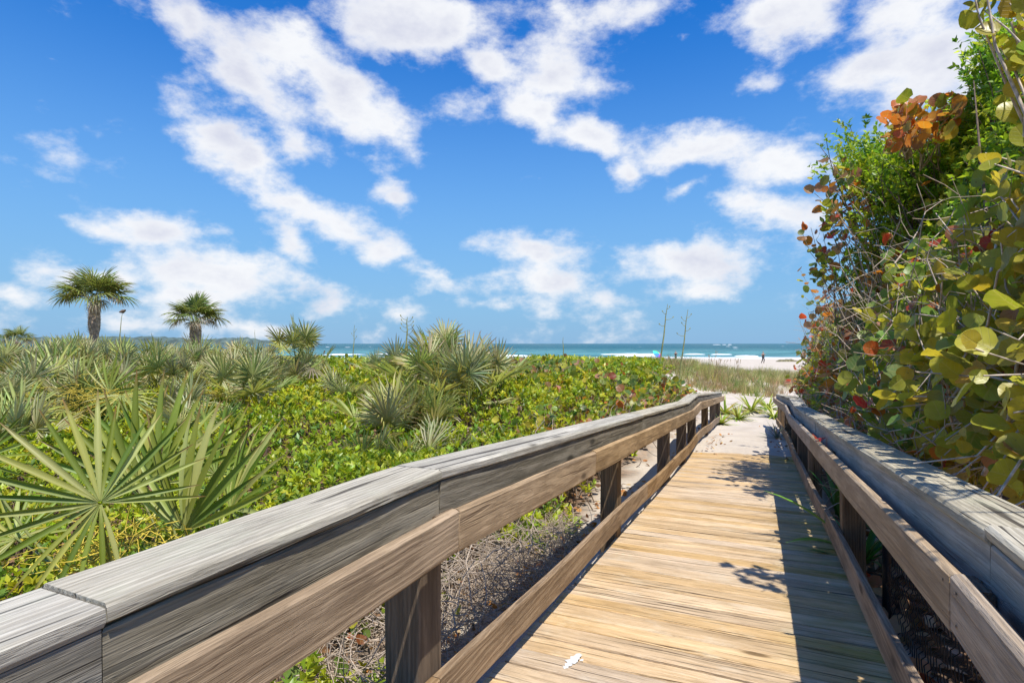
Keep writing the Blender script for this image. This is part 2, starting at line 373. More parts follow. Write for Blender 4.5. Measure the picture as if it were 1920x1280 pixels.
def canopy(x, y):
    x = np.asarray(x, float); y = np.asarray(y, float)
    z = np.interp(y, YC, ZCAN)
    z = z + (fbm(x*.75+3, y*.75, 3)-.55)*.42 + (fbm(x*2.2, y*2.2, 1)-.5)*.18
    s = x*SN + y*CS; t = x*CS - y*SN
    q = sm(1.5, 2.1, s); v = -t + (fbm(x*1.3, y*1.3, 2)-.5)*.7*q; u = np.clip((v-(1.12+.23*q))/(.38+.57*q), 0, 1); e = u*u*(3-2*u)
    lo = np.interp(s, [0, S1, S2, S4], [0, 0, -.485, -1.0]) - .1
    z = lo*(1-e) + z*e
    return z

# ------------------------------------------------------------------ ground sheet
def build_ground():
    def axis(segs):
        out = []
        for a, b, d in segs: out += list(np.arange(a, b, d))
        return np.array(out)
    xs = axis([(-3000, -300, 300), (-300, -60, 20), (-60, -20, 2), (-20, -4, .35), (-4, 10, .11), (10, 24, .35), (24, 60, 2), (60, 300, 20), (300, 3001, 300)])
    ys = axis([(-3000, -200, 400), (-200, -20, 15), (-20, -1, 1), (-1, 14, .11), (14, 46, .3), (46, 130, 1.5), (130, 201, 10)])
    X, Y = np.meshgrid(xs, ys); Z = ground(X, Y); Z = np.where(Y < -8, -.6, Z)
    n, m = X.shape; V = np.stack([X, Y, Z], -1).reshape(-1, 3)
    i = np.arange(n-1)[:, None]*m + np.arange(m-1)[None]; Fc = np.stack([i, i+1, i+m+1, i+m], -1).reshape(-1, 4)
    s = X*SN+Y*CS; t = X*CS-Y*SN; nzv = (fbm(X*1.6, Y*1.6, 3)-.5)*1.0
    lit = sm(1.45, 2.0, -t+nzv*.8)*(1-sm(34, 40, Y))*(1-sm(18, 22, s)*(t > -4)) + sm(.60, .85, t+nzv*.2)*(1-sm(13, 17, s))
    litter = np.clip(lit, 0, 1); wet = sm(108, 117, Y)
    col = np.stack([litter, wet, np.zeros_like(wet)], -1).reshape(-1, 3)
    mt, nt, b, out = new_mat('beach_sand')
    tc = N(nt, 'ShaderNodeTexCoord'); at = N(nt, 'ShaderNodeAttribute', attribute_name='Col'); sp = N(nt, 'ShaderNodeSeparateColor'); nt.links.new(at.outputs['Color'], sp.inputs[0])
    def nz(sc, d=5.0):
        q = N(nt, 'ShaderNodeTexNoise', i_Scale=sc, i_Detail=d, i_Roughness=.6); nt.links.new(tc.outputs['Object'], q.inputs['Vector']); return q.outputs['Fac']
    a = nz(1.2); f = nz(60); g = nz(9)
    c = mixc(nt, maprange(nt, a, .35, .65), (.49, .425, .345), (.57, .505, .415))
    c = mixc(nt, maprange(nt, f, .3, .7, 0, .25), c, (.45, .37, .28))
    lt = mixc(nt, maprange(nt, g, .4, .62), (.09, .06, .04), (.26, .155, .09)); lt = mixc(nt, maprange(nt, f, .45, .7, 0, .7), lt, (.27, .16, .085))
    c = mixc(nt, sp.outputs[0], c, lt); c = mixc(nt, sp.outputs[1], c, (.40, .35, .29))
    nt.links.new(c, b.inputs['Base Color']); b.inputs['Roughness'].default_value = .95; b.inputs['Specular IOR Level'].default_value = .1
    h = math_n(nt, 'ADD', math_n(nt, 'MULTIPLY', g, 1.0), math_n(nt, 'MULTIPLY', f, .25)); bump(nt, b, h, .05, .8)
    obj('ground', mesh('ground', V, Fc, mt, True, col), kind='structure')
build_ground()

def build_sea():
    ys = np.concatenate([np.arange(108, 180, .6), np.geomspace(180, 900, 170), np.geomspace(930, 30000, 26)])
    u = np.linspace(-1, 1, 221); V = []
    Y = np.repeat(ys[:, None], len(u), 1); X = u[None]*(Y*1.35+40)
    amp = sm(112, 150, Y)*(1-sm(700, 1200, Y))
    ph = fbm(X*.012, Y*.02, 0)*9
    Z = ZSEA + amp*(.20*np.sin(Y*.42+ph) + .13*np.sin(Y*.75+X*.06+ph*1.7) + .5*(fbm(X*.09, Y*.22, 1)-.5) + .25*(fbm(X*.3, Y*.6, 2)-.5))
    Z = np.where(Y < 125, ZSEA + (fbm(X*.05, Y*.0, 3)-.5)*.12*(1-sm(116, 125, Y)) + amp*.1*(fbm(X*.3, Y*.8, 2)-.5), Z)
    n, m = X.shape; i = np.arange(n-1)[:, None]*m + np.arange(m-1)[None]
    Fc = np.stack([i, i+1, i+m+1, i+m], -1).reshape(-1, 4)
    mt, nt, b, out = new_mat('sea_water')
    tc = N(nt, 'ShaderNodeTexCoord'); sp = N(nt, 'ShaderNodeSeparateXYZ'); nt.links.new(tc.outputs['Object'], sp.inputs[0])
    mp = N(nt, 'ShaderNodeMapping'); mp.inputs['Scale'].default_value = (.05, .16, 1); nt.links.new(tc.outputs['Object'], mp.inputs[0])
    q = N(nt, 'ShaderNodeTexNoise', i_Scale=1.0, i_Detail=7.0, i_Roughness=.65); nt.links.new(mp.outputs[0], q.inputs['Vector'])
    dep = maprange(nt, sp.outputs[1], 118, 420)
    c = mixc(nt, dep, (.10, .27, .27), (.02, .115, .14))
    c = mixc(nt, maprange(nt, q.outputs['Fac'], .42, .62, 0, .55), c, (.014, .085, .10))
    nt.links.new(c, b.inputs['Base Color']); b.inputs['Roughness'].default_value = .35; b.inputs['IOR'].default_value = 1.33; b.inputs['Specular IOR Level'].default_value = .16
    mp2 = N(nt, 'ShaderNodeMapping'); mp2.inputs['Scale'].default_value = (.35, .9, 1); nt.links.new(tc.outputs['Object'], mp2.inputs[0])
    q2 = N(nt, 'ShaderNodeTexNoise', i_Scale=1.0, i_Detail=6.0); nt.links.new(mp2.outputs[0], q2.inputs['Vector']); bump(nt, b, q2.outputs['Fac'], .6, 1)
    obj('sea', mesh('sea', np.stack([X, Y, Z], -1).reshape(-1, 3), Fc, mt, True), kind='structure')
    # foam: wash at the shore, breakers and whitecaps as low lumpy ridges
    M_foam = plain('sea_foam', (.80, .82, .82), .8)
    V = []; Fq = []; n0 = 0
    def ridge(x0, x1, y, w, h, k):
        nonlocal n0
        xs = np.linspace(x0, x1, k); e = np.sin(np.linspace(0, math.pi, k))**.45
        yy = y + (fbm(xs*.05, xs*0+y, 0)-.5)*5; ww = w*e*(.5+fbm(xs*.2, xs*0+y, 1)); hh = h*e*(.5+fbm(xs*.35, xs*0+y, 2))
        prof = [(-.5, -.25), (-.3, .55), (0, 1), (.3, .6), (.5, -.25)]
        P = np.stack([np.stack([xs, yy+a*ww, ZSEA+.05+c*hh], -1) for a, c in prof], 1)
        i = np.arange(k-1)[:, None]*5 + np.arange(4)[None]; Fq.append(np.stack([i, i+5, i+6, i+1], -1).reshape(-1, 4)+n0)
        V.append(P.reshape(-1, 3)); n0 += k*5
    ridge(-140, 160, 119, 5.5, .10, 400); ridge(-140, 160, 124, 2.5, .12, 300)
    for xa, xb, yp in [(1120, 1242, 665), (1278, 1322, 665.5), (1330, 1372, 665.5), (1150, 1235, 668), (700, 860, 664), (600, 690, 666), (880, 1000, 668), (1375, 1420, 669), (-100, 300, 665)]:
        Yd = 3.11*F/(yp-644); ridge((xa-960)/F*Yd, (xb-960)/F*Yd, Yd, 3.0, .38, 70)
    for _ in range(45):
        Yd = random.uniform(140, 700); xc = random.uniform(-.85, .55)*Yd; L = random.uniform(.6, 2.4)*Yd/200
        ridge(xc, xc+L, Yd, .7*Yd/250, .12*Yd/250, 9)
    for xa, xb in [(1336, 1352), (1354, 1362), (1364, 1372)]: ridge((xa-960)/F*1500, (xb-960)/F*1500, 1500, 8, .8, 12)
    obj('sea_foam', mesh('sea_foam', np.concatenate(V), np.concatenate(Fq), M_foam, True), label='white foam of small breaking waves along the shore', kind='stuff')
    # low wooded coast far off on the left
    xs = np.linspace(-1900, -560, 260); h = (10+12*fbm(xs*.012, xs*0, 1)+5*fbm(xs*.08, xs*0, 2))*sm(-560, -820, xs)+2
    prof = [(-60, -.3), (-40, .35), (-10, .85), (30, 1), (90, .5), (160, -.3)]
    P = np.stack([np.stack([xs, 1500+(xs+1200)*.25+a+15*fbm(xs*.05, xs*0+a, 3), ZSEA-1+c*h*(.8+.4*fbm(xs*.12, xs*0+a*3, 0))], -1) for a, c in prof], 1)
    k = len(xs); i = np.arange(k-1)[:, None]*6 + np.arange(5)[None]
    obj('distant_headland', mesh('headland', P.reshape(-1, 3), np.stack([i, i+6, i+7, i+1], -1).reshape(-1, 4), plain('far_woods', (.075, .115, .10), .9, var=.4, scale=.06), True), kind='structure')
build_sea()

# ------------------------------------------------------------------ boards
def board_mesh(name, L, w, h, ch=.006, k=7, jit=.0012, seed=0):
    """length along x, width along y, thickness along z, worn (chamfered) edges"""
    r = np.random.default_rng(seed+int(L*1000)); a, b = w/2, h/2; c = min(ch, h*.3)
    sec = np.array([(-a+c, -b), (a-c, -b), (a, -b+c), (a, b-c), (a-c*1.3, b), (-a+c*1.3, b), (-a, b-c), (-a, -b+c)])
    xs = np.linspace(-L/2, L/2, k); V = []
    for i, x in enumerate(xs):
        j = r.normal(0, jit, sec.shape); sh = .985 if i in (0, k-1) else 1
        V += [(x + (r.normal(0, .0015) if i in (0, k-1) else 0), p[0]*sh, p[1]*sh) for p in sec+j]
    Fc = []
    for i in range(k-1):
        for q in range(8): Fc.append((i*8+q, (i+1)*8+q, (i+1)*8+(q+1) % 8, i*8+(q+1) % 8))
    Fc.append(tuple(range(8))); Fc.append(tuple((k-1)*8+q for q in reversed(range(8))))
    return mesh(name, V, Fc)
_seed = [0]
def beam(name, P0, P1, w, h, mat, parent, up=(0, 0, 1), gap=.004, ch=.006, k=7):
    """board from P0 to P1; w across (horizontal), h along up"""
    P0, P1 = Vector(P0), Vector(P1); d = P1-P0; L = d.length - gap; _seed[0] += 1
    me = board_mesh(name, L, w, h, ch, k, seed=_seed[0])
    return obj(name, me, parent, mat, M=basis((P0+P1)/2, d, up))

# deck
deck = empty('boardwalk', W(0, -.24, 0)); deck['kind'] = 'structure'
inv = deck.matrix_basis.inverted()
plank_meshes = [board_mesh('plank', 1.585, .1365, .036, .005, 9, .0011, seed=i*31+5) for i in range(8)]
for me in plank_meshes: me.materials.append(M_deck)
sc = -2.2; i = 0
while sc < 10.9:
    a, b = zd(sc-.05), zd(sc+.05); sl = (b-a)/.1
    c = W(sc, -.242+rng.normal(0, .006), zd(sc)-.018+rng.normal(0, .0018))
    M = basis(c, (CS, -SN, rng.normal(0, .0015)), (-sl*SN, -sl*CS, 1))
    o = bpy.data.objects.new('plank', plank_meshes[i*5 % 8]); link(o, deck); o.matrix_basis = inv @ M
    sc += .1475; i += 1
for t in (-.9, -.25, .42):
    for a, b in ((-2.2, S1), (S1, S2), (S2, 10.9)):
        o = beam('joist', W(a, t, zd(a)-.10), W(b, t, zd(b)-.10), .05, .12, M_beam, None); o.parent = deck; o.matrix_basis = inv @ o.matrix_basis

def nail_mesh():
    th = np.arange(8)*math.pi/4; V = [(0, 0, .0015)] + [(.0045*math.cos(a), .0045*math.sin(a), 0) for a in th]
    return mesh('nail', V, [(0, 1+i, 1+(i+1) % 8) for i in range(8)], M_nail)
NAIL = nail_mesh()
POSTS = [-1.25, 1.67, 4.55, 7.37, 9.2, 10.72, 13.5, 15.9, 18.05]
def railing(sg, inner, label, mats, caps, hands):
    root = empty('wooden_railing', W(0, sg*inner, 0), label=label, cat='railing')
    iv = root.matrix_basis.inverted()
    mc, ms, mh, mk, mp = mats
    def fix(o): o.parent = root; o.matrix_basis = iv @ o.matrix_basis; return o
    def seg(name, a, b, off, hz, w, h, mat, ch=.006, k=8):
        jz = rng.normal(0, .002)
        return fix(beam(name, W(a, sg*(inner+off), zd(a)+hz+jz), W(b, sg*(inner+off), zd(b)+hz+jz), w, h, mat, None, ch=ch, k=k))
    for a, b in zip(caps[:-1], caps[1:]):
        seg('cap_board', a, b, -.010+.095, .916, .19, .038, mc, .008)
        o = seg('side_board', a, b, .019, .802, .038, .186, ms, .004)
    for a, b in zip(hands[:-1], hands[1:]):
        o = seg('handrail', a, b, -.058, .742, .038, .142, mh, .008)
        L = math.dist(W(a, 0, zd(a)), W(b, 0, zd(b)))
        for e in (-1, 1):
            for zz in (-.035, .04):
                nn = bpy.data.objects.new('nail', NAIL); link(nn, o)
                nn.matrix_basis = Matrix.Translation((e*(L/2-.05), (-sg)*.0197*(1 if sg < 0 else 1)*(-1 if sg < 0 else 1)*(-1), zz)) @ Matrix.Rotation(-sg*math.pi/2*(1), 4, 'X')
        mid = [p for p in POSTS if a-.05 <= p <= b+.05]
    for p in POSTS:
        if p > S3+.5 and p < S4-.5 and sg > 0 and False: continue
        c0 = zd(p)
        base = W(p, sg*(inner+.038+.07), c0-.75); top = W(p, sg*(inner+.038+.07), c0+.893)
        _seed[0] += 1; me = board_mesh('post', 1.643, .14, .14, .006, 8, .0015, seed=_seed[0])
        fix(obj('post', me, None, mp, M=basis((base+top)/2, (0, 0, 1), (SN, CS, 0))))
        fix(beam('spacer_block', W(p-.06, sg*(inner-.0195), zd(p-.06)+.745), W(p+.06, sg*(inner-.0195), zd(p+.06)+.745), .037, .10, mp, None))
    ks = [-2.2, S1, 5.6, S2, S3, 14.3, S4]
    # the kerb sags smoothly over the breaks of slope
    for a, b in zip(ks[:-1], ks[1:]):
        pts = np.linspace(a, b, max(3, int((b-a)/.25)))
        V = []; Fc = []
        def kz(s): return np.mean([zd(s+q) for q in np.linspace(-.55, .55, 9)]) + .172 + (.012*math.sin(s*1.7))
        sec = [(0, -.07), (.036, -.07), (.038, -.066), (.038, .065), (.033, .07), (.005, .07), (0, .065), (0, -.066)]
        L = b-a; origin = W((a+b)/2, sg*(inner-.004), 0)
        d = (W(b, 0, 0)-W(a, 0, 0)).normalized(); Mk = basis(origin, d, (0, 0, 1)); Mi = Mk.inverted()
        for s_ in pts:
            s2 = min(max(s_, a+.002), b-.002)
            for u, v in sec: V.append(Mi @ W(s2, sg*(inner-.004+u), kz(s_)+v))
        k = len(pts)
        for i in range(k-1):
            for q in range(8): Fc.append((i*8+q, (i+1)*8+q, (i+1)*8+(q+1) % 8, i*8+(q+1) % 8))
        Fc += [tuple(range(8)), tuple((k-1)*8+q for q in range(8))]
        fix(obj('kerb_board', mesh('kerb_board', V, Fc), None, mk, M=Mk))
    return root
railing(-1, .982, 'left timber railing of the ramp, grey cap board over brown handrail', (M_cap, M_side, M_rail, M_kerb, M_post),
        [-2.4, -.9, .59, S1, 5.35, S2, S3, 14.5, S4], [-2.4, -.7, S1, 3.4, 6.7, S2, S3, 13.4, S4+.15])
railing(1, .498, 'right timber railing against the sea grape hedge, pale grey side boards', (M_cap, M_pside, M_prail, M_kerb, M_post),
        [-2.4, -.6, S1, 6.0, S2, S3, 14.0, S4], [-2.4, -.9, S1, 5.6, S2, S3, 13.8, S4+.15])

# ------------------------------------------------------------------ leaf templates
LT = np.array([(0, 0, 0), (.45, -.24, .05), (1, 0, -.06), (.45, .24, .05), (.5, 0, -.01)], float); LF = np.array([(0, 1, 4), (1, 2, 4), (2, 3, 4), (3, 0, 4)])
LUV = np.array([(0, 0, 0), (.45, -1, 0), (1, 0, 0), (.45, 1, 0), (.5, 0, 0)], float)
def grape_template(k=16, seed=0):
    r = np.random.default_rng(seed); fold = r.uniform(.05, .42); curl = r.uniform(-.25, .45); V = [(.5, 0, -.03)]; U = [(.5, 0, 0)]
    for i in range(k):
        a = math.pi + (i+.5)*2*math.pi/k
        rad = .5*(1+r.normal(0, .025)); x = .5+rad*math.cos(a)*.98; y = rad*math.sin(a)*1.06
        if i in (0, k-1): x += .06
        V.append((x, y, fold*abs(y)+r.normal(0, .03)-curl*(x-.4)**2)); U.append((x, y, 0))
    Fc = [(0, 1+i, 1+(i+1) % k) for i in range(k)]
    return np.array(V), np.array(Fc), np.array(U)
GT = [grape_template(16, i) for i in range(6)]
GT_LO = [grape_template(9, i+20) for i in range(3)]
def jitter_cols(base, n, v=.15, h=.06):
    c = np.repeat(np.asarray(base, float)[None], n, 0)*(1+rng.normal(0, v, (n, 1))); return np.clip(c*(1+rng.normal(0, h, (n, 3))), .004, .9)
def pick(palette, n):
    w = np.array([p[0] for p in palette], float); idx = rng.choice(len(palette), n, p=w/w.sum())
    c = np.array([p[1] for p in palette], float)[idx]; return np.clip(c*(1+rng.normal(0, .14, (n, 1)))*(1+rng.normal(0, .05, (n, 3))), .004, .9)
def sprigs(P, axis, nl, L, spread=(.5, 1.15), stem=.0):
    """nl leaves in a whorl round each sprig axis -> pos, dir, normal, size"""
    n = len(P); axis = norm(axis); ref = norm(np.cross(axis, rng.normal(0, 1, (n, 3)))); b = np.cross(axis, ref)
    pos, d, nr, sz = [], [], [], []
    for i in range(nl):
        az = i*2.4 + rng.random(n)*.8; sp = rng.uniform(*spread, n)
        rad = np.cos(az)[:, None]*ref + np.sin(az)[:, None]*b
        dd = np.cos(sp)[:, None]*axis + np.sin(sp)[:, None]*rad
        pos.append(P + axis*(rng.random((n, 1))-.5)*stem*1.0 + 0*rad); d.append(dd)
        nr.append(axis*np.sin(sp)[:, None] - rad*np.cos(sp)[:, None] + rng.normal(0, .18, (n, 3))); sz.append(L*rng.uniform(.7, 1.25, n))
    return np.concatenate(pos), np.concatenate(d), np.concatenate(nr), np.concatenate(sz)

# ------------------------------------------------------------------ low shrub cover on the left
PAL_SHRUB = [(5, (.36, .42, .022)), (4, (.26, .36, .028)), (3, (.48, .49, .03)), (2, (.14, .24, .03)), (.5, (.55, .48, .06))]
def build_shrub_cover():
    VV, FF, CC, n0 = [], [], [], 0
    for (y0, y1, dens, nl, L) in [(.3, 2.6, 330, 10, .050), (2.6, 5, 270, 9, .052), (5, 9, 130, 9, .064), (9, 15, 60, 8, .085), (15, 31, 20, 8, .125)]:
        x0, x1 = -1.02*y1-1.6, .62*y1+1
        n = int((x1-x0)*(y1-y0)*dens*1.25)
        x = rng.uniform(x0, x1, n); y = rng.uniform(y0, y1, n); s = x*SN+y*CS; t = x*CS-y*SN
        edge = 1.28 + .50*sm(1.75, 2.4, s) - .25*sm(3.4, 4.0, s)*(1-sm(5.0, 5.6, s)) + .25*(fbm(s*1.3, s*0+2, 0)-.5) + .25*sm(14, 19, s)
        keep = (t < -edge) & (x > -1.02*y-1.6) & ((s < 16) | (t < -4.5)) & (fbm(x*1.1+9, y*1.1, 0) > .27)
        x, y, s, t = x[keep], y[keep], s[keep], t[keep]; n = len(x)
        dep = rng.exponential(.10, n); z = canopy(x, y) - dep
        gz = ground(x, y); z = np.maximum(z, gz+.03)
        e = .15; gx = (canopy(x+e, y)-canopy(x-e, y))/(2*e); gy = (canopy(x, y+e)-canopy(x, y-e))/(2*e)
        nrm = norm(np.stack([-gx, -gy, np.ones(n)], -1)); ax = norm(nrm + np.array([0, 0, .5]) + rng.normal(0, .42, (n, 3)))
        P = np.stack([x, y, z], -1)
        pos, d, nr, sz = sprigs(P, ax, nl, L, stem=L*1.3)
        cs = pick(PAL_SHRUB, n)
        tone = (fbm(x*.55, y*.55, 2)-.5)*1.3; cs = cs*(1+tone[:, None]*np.array([.55, .25, .1]))
        cl = np.tile(cs, (nl, 1))*(1+rng.normal(0, .12, (n*nl, 1)))
        V, Fc, _ = scatter(LT, LF, pos, frames(d, nr), sz)
        VV.append(V); FF.append(Fc+n0); CC.append(np.repeat(np.clip(cl, .004, .9), 5, 0)); n0 += len(V)
    obj('shrub_cover', mesh('shrub_cover', np.concatenate(VV), np.concatenate(FF), M_leaf, False, np.concatenate(CC)), kind='stuff', label='dense low bright green shrub cover left of the boardwalk')
    # woody stems under the leaves
    tb = Tubes()
    for _ in range(1500):
        y = random.uniform(1.0, 12)**1; x = random.uniform(-1.0*y-1, .6*y); s, t = st(x, y)
        if t > -1.6: continue
        z = float(canopy(x, y)); g = float(ground(x, y))
        if z-g < .1: continue
        a = (x+random.gauss(0, .12), y+random.gauss(0, .12), g-.02); b = (x, y, z-.04)
        tb.add(curve_pts(a, b, (random.gauss(0, .05), random.gauss(0, .05), 0), 4), [.008, .007, .005, .003], 3)
    obj('shrub_stems', tb.mesh('shrub_stems', M_dark_twig), kind='stuff', label='thin woody stems beneath the low shrubs')
build_shrub_cover()

# dead twig tangle and dry leaves beside the left rail
def build_brush():
    tb = Tubes()
    for _ in range(1500):
        s = random.uniform(1.75, 5.0); t = -1.30 - abs(random.gauss(0, .38)) - .10*max(0, s-3.6); top = .42*(1-abs(s-2.9)/3.2)
        z0 = zd(s)-.16
        p = np.array(W(s, t, z0+random.random()**1.5*top)); d = norm(rng.normal(0, 1, 3)*np.array([1, 1, .55])); L = random.uniform(.18, .5)
        P = curve_pts(p-d*L/2, p+d*L/2, rng.normal(0, .04, 3), 5, .008); P[:, 2] = np.maximum(P[:, 2], z0-.03)
        ss, tt = st(P[:, 0], P[:, 1])
        if tt.max() > -1.2: continue
        r = random.uniform(.0016, .0042); tb.add(P, np.linspace(r, r*.5, 5), 3)
    obj('twig_tangle', tb.mesh('twig_tangle', M_twig), kind='stuff', label='tangle of bare grey twigs on the sand beside the left railing')
    tb = Tubes()
    for _ in range(900):       # bare lower twigs of the hedge on the right
        s = random.uniform(3.2, 12); t = random.uniform(.72, 1.35); h = random.uniform(.2, 2.3)
        p = np.array(W(s, t, zd(s)+h)); d = norm(rng.normal(0, 1, 3)+np.array([-.3, 0, .6])); L = random.uniform(.25, .7)
        P = curve_pts(p-d*L/2, p+d*L/2, rng.normal(0, .06, 3), 5, .012)
        r = random.uniform(.0022, .005); tb.add(P, np.linspace(r, r*.5, 5), 3)
    obj('hedge_twigs', tb.mesh('hedge_twigs', M_twig), kind='stuff', label='bare grey brown twigs in the lower face of the hedge')
    V, Fs, C, U, n0 = [], [], [], [], 0
    T, TF, TU = GT_LO[0]
    def strew(n, f, pal, size):
        nonlocal n0
        P = []
        while len(P) < n:
            s, t = f(); w = W(s, t, 0); z = float(ground(w.x, w.y)); P.append((w.x, w.y, z+.012+abs(random.gauss(0, .02))))
        P = np.array(P); d = rng.normal(0, 1, (n, 3))*np.array([1, 1, .35]); nr = rng.normal(0, .38, (n, 3))+np.array([0, 0, 1])
        v, fc, u = scatter(T, TF, P, frames(d, nr), size*rng.uniform(.6, 1.2, n), TU)
        V.append(v); Fs.append(fc+n0); U.append(u); C.append(np.repeat(pick(pal, n), len(T), 0)); n0 += len(v)
    dry = [(5, (.40, .17, .085)), (4, (.50, .27, .15)), (3, (.20, .10, .05)), (3, (.58, .38, .24)), (1.0, (.55, .10, .05))]
    ora = [(3, (.50, .20, .05)), (2, (.34, .13, .05)), (2, (.20, .10, .05)), (1, (.55, .33, .08)), (1, (.45, .30, .20))]
    strew(1500, lambda: (random.uniform(.3, 7), random.uniform(.58, 2.4)), dry, .10)
    strew(330, lambda: (random.uniform(1.2, 7.5), -1.28-abs(random.gauss(0, .35))), ora, .06)
    strew(60, lambda: (random.uniform(8.5, 15), -1.1-abs(random.gauss(0, .4))), ora, .07)
    strew(50, lambda: (random.uniform(9.5, 13.5), -.75+random.gauss(0, .12)), ora, .05)
    strew(60, lambda: (random.uniform(9.8, 17), .42+random.gauss(0, .12)), ora, .05)
    obj('leaf_litter', mesh('leaf_litter', np.concatenate(V), np.concatenate(Fs), M_litter, True, np.concatenate(C), np.concatenate(U)), kind='stuff', label='dry red brown fallen leaves on the ground beside the railings')
build_brush()

# ------------------------------------------------------------------ fan leaves (palmetto, palm)
def leaflet_geo(L, Wd, droop, fold, r0=.0, seed=0):
    r = np.random.default_rng(seed); st_ = np.array([0, .22, .5, .8, 1.0]); wd = np.array([.16, .78, 1.0, .62, .05])*Wd/2
    tw = r.normal(0, .25); V = []
    for u, w in zip(st_, wd):
        z = -droop*L*u**2.2; x = r0+L*u*(1-.25*droop*u)
        ca, sa = math.cos(tw*u), math.sin(tw*u)
        V += [(x, 0, z-fold*w*.5), (x, -w*ca, z+fold*w*.6-w*sa), (x, w*ca, z+fold*w*.6+w*sa)]
    Fc = []
    for i in range(4):
        a = i*3; Fc += [(a, a+1, a+4, a+3), (a, a+3, a+5, a+2)]
    return np.array(V), np.array(Fc), np.repeat(st_, 3)
def frond_col(u, base, pale=(.36, .40, .12), tip=(.30, .15, .06), tipat=.93):
    u = u[:, None]; c = np.array(pale)*(1-sm(0, .28, u)) + np.array(base)*sm(0, .28, u)
    return c*(1-sm(tipat-.05, tipat+.05, u)) + np.array(tip)*sm(tipat-.05, tipat+.05, u)
def fan_mesh(name, n=21, spread=285, L=.46, Wd=.030, droop=.12, fold=.5, pl=.5, base=(.17, .22, .105), seed=0, cup=.18, dead=False):
    r = np.random.default_rng(seed); VV, FF, CC, n0 = [], [], [], 0
    for i in range(n):
        a = math.radians((i/(n-1)-.5)*spread + r.normal(0, 2.5)); ll = L*(1-.28*abs(i/(n-1)-.5)*2)*r.uniform(.9, 1.08)
        V, Fc, u = leaflet_geo(ll, Wd*r.uniform(.85, 1.15), max(0, droop+r.normal(0, .08)), fold, .012, seed*50+i)
        lift = cup*r.uniform(.6, 1.4); V = V.copy(); V[:, 2] += V[:, 0]*lift*(1 if not dead else -1)
        ca, sa = math.cos(a), math.sin(a)
        V = np.stack([V[:, 0]*ca-V[:, 1]*sa, V[:, 0]*sa+V[:, 1]*ca, V[:, 2]], -1)
        b = np.array(base)*r.uniform(.78, 1.22)*(1+r.normal(0, .05, 3))
        VV.append(V); FF.append(Fc+n0); CC.append(frond_col(u, b, tipat=r.uniform(.86, 1.0)) if not dead else np.repeat((b*r.uniform(.7, 1.2))[None], len(u), 0)); n0 += len(V)
    tb = Tubes(); P = np.stack([np.linspace(-pl, .03, 5), np.zeros(5), -np.linspace(pl, 0, 5)**2*.25-.004], -1); tb.add(P, np.linspace(.011, .006, 5), 4)
    VV.append(tb.V[0]); FF.append(tb.F[0]+n0); CC.append(np.repeat(np.array([(.30, .33, .10) if not dead else (.3, .22, .14)]), len(tb.V[0]), 0))
    return mesh(name, np.concatenate(VV), np.concatenate(FF), M_frond, False, np.concatenate(CC))
SILVER = (.50, .50, .26); GREEN = (.30, .37, .11); OLIVE = (.46, .47, .15)
FANS = [fan_mesh('frond', 23+i % 4*2, 235+i*12, .46, .029, .08+.03*(i % 3), 1.0, .50, [SILVER, SILVER, GREEN, OLIVE, SILVER, OLIVE][i], i) for i in range(6)]
DEADFAN = [fan_mesh('dry_frond', 15, 200, .42, .026, .35, .7, .4, (.30, .235, .16), 40+i, .05, True) for i in range(2)]
def place_frond(root, base, hub, axis, normal, me, scale=1.0, name='frond'):
    o = bpy.data.objects.new(name, me); link(o, root)
    o.matrix_basis = root.matrix_basis.inverted() @ basis(hub, axis, normal) @ Matrix.Diagonal((scale, scale, scale, 1)); return o
def palmetto(base, n, scale, label, up=.5, group=None, tilt=None):
    scale *= .9; n = int(n*1.15)
    root = empty('saw_palmetto', base, label=label, cat='palmetto', group=group)
    b = Vector(base); az0 = random.random()*6.28
    for i in range(n):
        az = az0 + i*2.4 + random.gauss(0, .2); e = math.radians(random.uniform(28, 82) if i % 3 else random.uniform(60, 85))
        if random.random() < .15: e = math.radians(random.uniform(5, 25))
        p = Vector((math.cos(az)*math.cos(e), math.sin(az)*math.cos(e), math.sin(e)))
        ln = scale*random.uniform(.32, .58); hub = b + p*ln
        a = (p + Vector((0, 0, -.12)) + Vector(rng.normal(0, .12, 3))).normalized()
        nrm = Vector((-p.x*.5, -p.y*.5, 1)) + Vector(rng.normal(0, .25, 3))
        place_frond(root, b, hub, a, nrm, FANS[random.randrange(6)], scale*random.uniform(.66, .95))
    for i in range(max(1, n//5)):
        az = random.random()*6.28; e = math.radians(random.uniform(-25, 10)); p = Vector((math.cos(az)*math.cos(e), math.sin(az)*math.cos(e), math.sin(e)))
        place_frond(root, b, b+p*scale*.35, p+Vector((0, 0, -.3)), (0, 0, 1), DEADFAN[i % 2], scale, 'dry_frond')
    tb = Tubes(); g = float(ground(b.x, b.y)); d = max(.12, b.z-g)
    tb.add([(.1, .05, -d), (.03, .02, -d*.5), (0, 0, .03)], [.05, .045, .03], 6); obj('stem', tb.mesh('stem', M_dark_twig), root)
    return root
